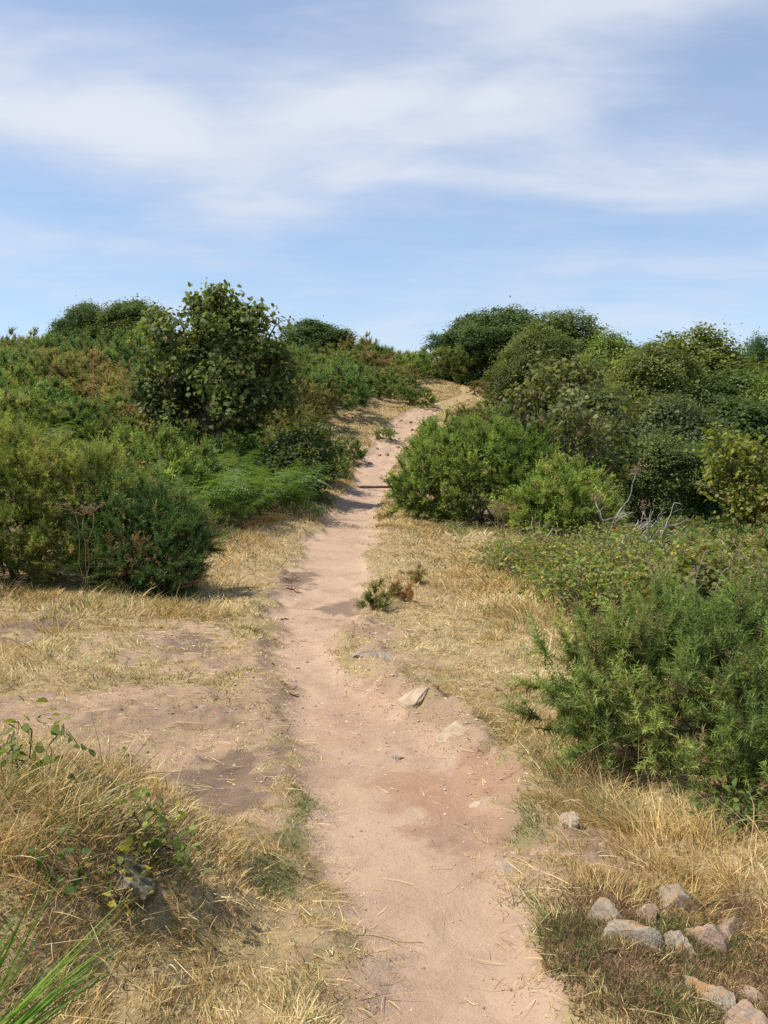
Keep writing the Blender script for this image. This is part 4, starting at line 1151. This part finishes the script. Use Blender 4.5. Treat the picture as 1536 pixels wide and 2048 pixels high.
# ------------------------------------------------------------------ small plants close by
def little(label, px, py, seed, w=.22, h=.16, canes=7, leaf=.045, cols=((.11, .155, .04), (.17, .205, .06)), dz=0.0):
    x, y, z = hit(px, py, H)
    return bramble(label, (x, y, z + dz), seed, w, h, canes, leaf, list(cols), 'seedlings in the long grass')
little('bright bramble seedling in long grass above the trodden dark soil', 255, 1540, 180, .2, .10, 4, .034)
little('bright bramble seedling on the flank of the grass mound', 250, 1640, 181, .2, .10, 4, .034)
little('pale green leaf shoot standing at the top of the grass mound', 70, 1560, 182, .26, .22, 4, .042)
little('yellowing seedling beside the mossy stone', 205, 1790, 183, .14, .08, 2, .036, ((.30, .30, .06), (.14, .18, .05)))
little('small green seedling at the edge of the mossy stone', 310, 1720, 184, .16, .12, 5, .04)
little('dark green seedling tucked in the grass behind the rushes', 100, 1780, 185, .16, .10, 3, .036, ((.05, .10, .03), (.08, .13, .035)))
little('ivy leaved seedling under the skirt of the near spiny bush', 1480, 1650, 186, .35, .14, 14, .045, ((.06, .11, .03), (.09, .14, .04)))

# low gorse seedlings with heather on the path bank
def cushion(label, px, py, w, h, cols, seed, n=220, dead=.1, sl=.04, sw=.006, name='gorse_seedling', cat='seedling'):
    x, y, z = hit(px, py, H); rng = np.random.default_rng(seed); a = Acc()
    gorse_foliage(a, lumpy(w, w, h, rng, 5), n, 16, h * .5, sl, sw, rng, cols, dead, .6, .4)
    return tag(link(name, build_mesh(name, a, M_gorse), None, (x, y, z)), label, cat)
cushion('low green gorse seedling on the grassy bank at the narrowest bend', 752, 1222, .30, .22, [(.07, .10, .03), (.12, .15, .05)], 190)
cushion('rust brown heather cushion beside the low gorse seedling', 812, 1198, .30, .14, [(.20, .09, .05), (.14, .12, .05)], 191, name='heather_plant', cat='heather')
cushion('small olive heather tuft above the flat grey boulder', 830, 1162, .22, .16, [(.10, .11, .04), (.16, .13, .06)], 192, name='heather_plant', cat='heather')

# heather mat with stones, lower right: low ground cover
def heather_mat(n, rng):
    a = Acc(); pts = []
    for (px, py, rx, ry) in ((1120, 1850, 90, 70), (1190, 1920, 110, 80), (1300, 1900, 190, 110), (1420, 1930, 120, 90), (1250, 1800, 90, 50), (1440, 1810, 80, 30), (1330, 2010, 150, 60), (1480, 1930, 100, 90), (1300, 1860, 150, 60)):
        X0, Y0, _ = hit(px, py); _, Ya, _ = hit(px, py + ry); _, Yb, _ = hit(px, py - ry)
        pts.append((X0, Y0, rx / F * Y0, (Yb - Ya) / 2))
    k = n // len(pts)
    for X0, Y0, rx, ry in pts:
        x = X0 + rng.normal(size=k) * rx * .55; y = Y0 + rng.normal(size=k) * ry * .55
        keep = path_depth(x, y) < -.02
        x, y = x[keep], y[keep]; N = len(x)
        pat = fbm(x * 5, y * 5, 200, 3) + .35 * sstep(.85, 1.15, x) - .15
        brown = rng.random(N) < np.clip(.68 + pat * 1.4, .08, .92)
        col = np.where(brown[:, None], np.array([(.27, .155, .09), (.33, .22, .13), (.21, .125, .08)])[rng.integers(0, 3, N)], np.array([(.14, .165, .05), (.20, .205, .07), (.11, .135, .042)])[rng.integers(0, 3, N)]) * rng.uniform(.75, 1.25, (N, 1))
        d = norm(rng.normal(size=(N, 3)) * np.array([.8, .8, .3]) + np.array([0, 0, .8]))
        blades(a, np.stack([x, y, H(x, y)], -1), d, rng.uniform(.012, .040, N), rng.uniform(.0028, .005, N), rng.normal(size=(N, 3)) * .4, col, 2, rng)
    return a
tag(link('heather_undergrowth', build_mesh('heather_undergrowth', heather_mat(40000, np.random.default_rng(201)), M_grass)), kind='stuff')

# rushes, bottom left
tr = thing('rush_clump', 'long bright green rush leaves leaning out of the dry grass', 'rush', (-1.02, 2.2, ground_z(-1.02, 2.2)))
ar = Acc(); rr2 = np.random.default_rng(210)
for (tx, ty, tY, n) in ((265, 1845, 2.45, 20), (195, 1890, 2.40, 10), (95, 1745, 2.45, 14), (30, 1690, 2.5, 10), (-10, 1760, 2.4, 9)):
    tip = at(tx, ty, tY) - np.array(tr.location)
    for i in range(n):
        b = np.array([rr2.normal() * .03 - .05, rr2.normal() * .03, -.02]); e = tip * rr2.uniform(.72, 1.04) + rr2.normal(size=3) * .028
        v = e - b; L_ = np.linalg.norm(v)
        up_ = np.array([0, 0, .30]) - .0 * v
        d = norm(v + up_ * L_ * .5)
        blades(ar, b[None], d[None], np.array([L_]), np.array([rr2.uniform(.007, .0115)]), ((v / L_ - d))[None], (np.array([(.10, .20, .03), (.14, .24, .04), (.075, .15, .025)])[rr2.integers(3)] * rr2.uniform(.85, 1.2))[None], 7, rr2)
link('leaves', build_mesh('rush_leaves', ar, M_leaf), tr)

# ------------------------------------------------------------------ timber step, twigs
x0, y0, z0 = hit(697, 975, H); x1, y1, z1 = hit(777, 975, H)
ts = Acc(); ys_ = (y0 + y1) / 2
tube(ts, curve_pts((x0 - .12, ys_, z0 - .022), (x1 + .12, ys_, z1 - .022), 9, 0, .012), np.full(9, .036), np.array([.1, .08, .06]), 10)
tag(link('timber_step', build_mesh('timber_step', ts, M_timber, True)), 'dark weathered timber laid across the path as a step', 'step')

def twig(label, px, py, ln, r, ang, seed, mat, up=0.0, name='twig'):
    x, y, z = hit(px, py, H); rng = np.random.default_rng(seed); a = Acc()
    d = np.array([math.cos(ang), math.sin(ang)]); k = 7; t = np.linspace(-.5, .5, k)
    qx = x + d[0] * t * ln; qy = y + d[1] * t * ln
    P = np.stack([qx - x, qy - y, H(qx, qy) - z + r + up * (t + .5) * ln], -1); P[1:-1] += rng.normal(size=(k - 2, 3)) * np.array([.02, .02, .002]) * ln * 2
    tube(a, P, np.linspace(r, r * .5, k), np.array([.3, .2, .1]), 6)
    tube(a, curve_pts(P[3], P[3] + np.array([d[1] * .3 + d[0] * .3, -d[0] * .3 + d[1] * .3, .06]) * ln, 4, 0, .004, rng), np.linspace(r * .6, r * .3, 4), np.array([.3, .2, .1]), 5)
    return tag(link(name, build_mesh(name, a, mat, True), None, (x, y, z)), label, 'twig')
M_straw = woody_mat('straw_stem', (.50, .38, .20), (.40, .29, .14), 30)
twig('thin straw coloured twig lying across the path nearest the viewer', 770, 1882, .27, .0026, .12, 220, M_straw)
twig('short dark twig on the path beside the bare bank', 587, 1394, .09, .006, .5, 221, M_timber)
twig('small dark stick on the shaded bend of the path', 570, 1240, .09, .010, .1, 222, M_timber)
twig('dark dry stalk leaning over the trodden soil', 258, 1480, .28, .004, -.9, 223, M_timber, -.5)
twig('pale straw stem lying on the trodden soil', 420, 1385, .20, .003, -.8, 224, M_straw)
twig('rust coloured sprig lying at the path edge by the dark soil', 588, 1182, .20, .010, .1, 225, woody_mat('rusty_sprig', (.34, .15, .07), (.24, .10, .05), 30))

# ------------------------------------------------------------------ sky, sun, camera
SUN_EL = math.radians(60); SUN_AZ = math.radians(-98)           # azimuth from +Y towards +X
world = bpy.data.worlds.new('World'); scene.world = world; world.use_nodes = True
t = world.node_tree; t.nodes.clear(); N, L = t.nodes, t.links; x = X(t)
sky = N.new('ShaderNodeTexSky'); sky.sky_type = 'NISHITA'; sky.sun_disc = False; sky.sun_elevation = SUN_EL; sky.sun_rotation = SUN_AZ; sky.air_density = 1.0; sky.dust_density = .6; sky.ozone_density = 1.5
tc = N.new('ShaderNodeTexCoord'); sep = N.new('ShaderNodeSeparateXYZ'); L.new(tc.outputs['Generated'], sep.inputs[0])
dx, dy, dz = sep.outputs
az = x.m('ARCTAN2', dx, dy); el = x.m('ARCSINE', dz)
# wind-drawn cloud coordinates on a level sheet high above
inv = x.m('DIVIDE', 1.0, x.m('ADD', x.m('MAXIMUM', dz, 0.0), .10))
cmb = N.new('ShaderNodeCombineXYZ'); L.new(x.m('MULTIPLY', dx, inv), cmb.inputs[0]); L.new(x.m('MULTIPLY', dy, inv), cmb.inputs[1])
mp = N.new('ShaderNodeMapping'); mp.inputs['Rotation'].default_value = (0, 0, math.radians(-14)); mp.inputs['Scale'].default_value = (.62, .80, 1); L.new(cmb.outputs[0], mp.inputs[0])
n1 = x.noise(mp.outputs[0], 1.2, 4, .42, .2); n2 = x.noise(mp.outputs[0], 2.6, 5, .48, .35); n3 = x.noise(cmb.outputs[0], .9, 4, .5)
wob = x.m('MULTIPLY', x.m('SUBTRACT', n1, .5), .16); wob2 = x.m('MULTIPLY', x.m('SUBTRACT', n3, .5), .30)
azw = x.m('ADD', az, wob2); elw = x.m('ADD', el, wob)
def lobe(px, py, rx, ry, amp, tilt=0.0):
    d = ray(px, py); a0 = math.atan2(d[0], 1.0); e0 = math.atan2(d[2], math.hypot(d[0], 1))
    u = x.m('DIVIDE', x.m('SUBTRACT', azw, a0), rx / F); v_ = x.m('SUBTRACT', elw, e0)
    v_ = x.m('ADD', v_, x.m('MULTIPLY', x.m('SUBTRACT', azw, a0), tilt))
    v_ = x.m('DIVIDE', v_, ry / F)
    q = x.m('ADD', x.m('MULTIPLY', u, u), x.m('MULTIPLY', v_, v_))
    return x.m('MULTIPLY', x.m('EXPONENT', x.m('MULTIPLY', q, -1.0)), amp)
lobes_ = [lobe(330, 285, 600, 95, .70, .03), lobe(780, 240, 330, 110, .42, -.1), lobe(420, 320, 300, 40, .25, .05), lobe(860, 235, 200, 40, .2, 0), lobe(80, 190, 330, 90, .55, .1), lobe(520, 130, 480, 60, .35, 0), lobe(1300, 250, 420, 150, .34, .12), lobe(1350, 20, 500, 60, .42, 0),
          lobe(120, 480, 420, 40, .30, 0), lobe(1000, 370, 700, 36, .34, 0), lobe(900, 680, 1500, 110, .38, 0), lobe(1350, 520, 600, 50, .22, 0), lobe(800, -250, 1800, 200, .45, 0)]
s_ = lobes_[0]
for q in lobes_[1:]:
    s_ = x.m('ADD', s_, q)
dens = x.m('MULTIPLY', s_, x.ramp(n2, .25, .75, .55, 1.25))
dens = x.m('ADD', dens, x.m('MULTIPLY', x.ramp(n2, .40, .70), .20))
dens = x.m('ADD', dens, x.ramp(x.noise(cmb.outputs[0], 1.3, 5, .55), .35, .75, 0, .22))
mp2 = N.new('ShaderNodeMapping'); mp2.inputs['Rotation'].default_value = (0, 0, math.radians(-24)); mp2.inputs['Scale'].default_value = (.8, 2.6, 1); L.new(cmb.outputs[0], mp2.inputs[0])
dens = x.m('ADD', dens, x.ramp(x.noise(mp2.outputs[0], 3.2, 8, .62, .8), .35, .75, -.04, .09))
mask = x.ramp(dens, -.05, 1.3, 0.16, .97)
SKYC = x.mix(1.0, sky.outputs[0], (.87, .945, 1.01), 'MULTIPLY')
cl = x.mix(mask, SKYC, (4.55, 4.8, 5.35))
bg = N.new('ShaderNodeBackground'); bg.inputs['Strength'].default_value = .122; L.new(cl, bg.inputs[0])
wo = N.new('ShaderNodeOutputWorld'); L.new(bg.outputs[0], wo.inputs[0])

sun = bpy.data.lights.new('sun', 'SUN'); sun.energy = 4.3; sun.angle = math.radians(.6); sun.color = (1, .94, .83)
so = bpy.data.objects.new('sun', sun); COL.objects.link(so)
to_sun = Vector((math.sin(SUN_AZ) * math.cos(SUN_EL), math.cos(SUN_AZ) * math.cos(SUN_EL), math.sin(SUN_EL)))
so.rotation_euler = to_sun.to_track_quat('Z', 'Y').to_euler(); so.location = (-20, 5, 30)

cam = bpy.data.cameras.new('camera'); co = bpy.data.objects.new('camera', cam); COL.objects.link(co)
cam.sensor_fit = 'VERTICAL'; cam.sensor_height = 24; cam.lens = 24 * F / 2048; cam.clip_end = 5000; cam.clip_start = .05
co.location = (0, 0, EYE); co.rotation_euler = (PI / 2 - PITCH, 0, 0)
scene.camera = co
scene.view_settings.view_transform = 'Standard'; scene.view_settings.look = 'None'; scene.view_settings.gamma = 1; scene.view_settings.exposure = .48
scene.cycles.max_bounces = 6; scene.cycles.diffuse_bounces = 3; scene.cycles.glossy_bounces = 2; scene.cycles.transmission_bounces = 4
scene.cycles.use_denoising = False
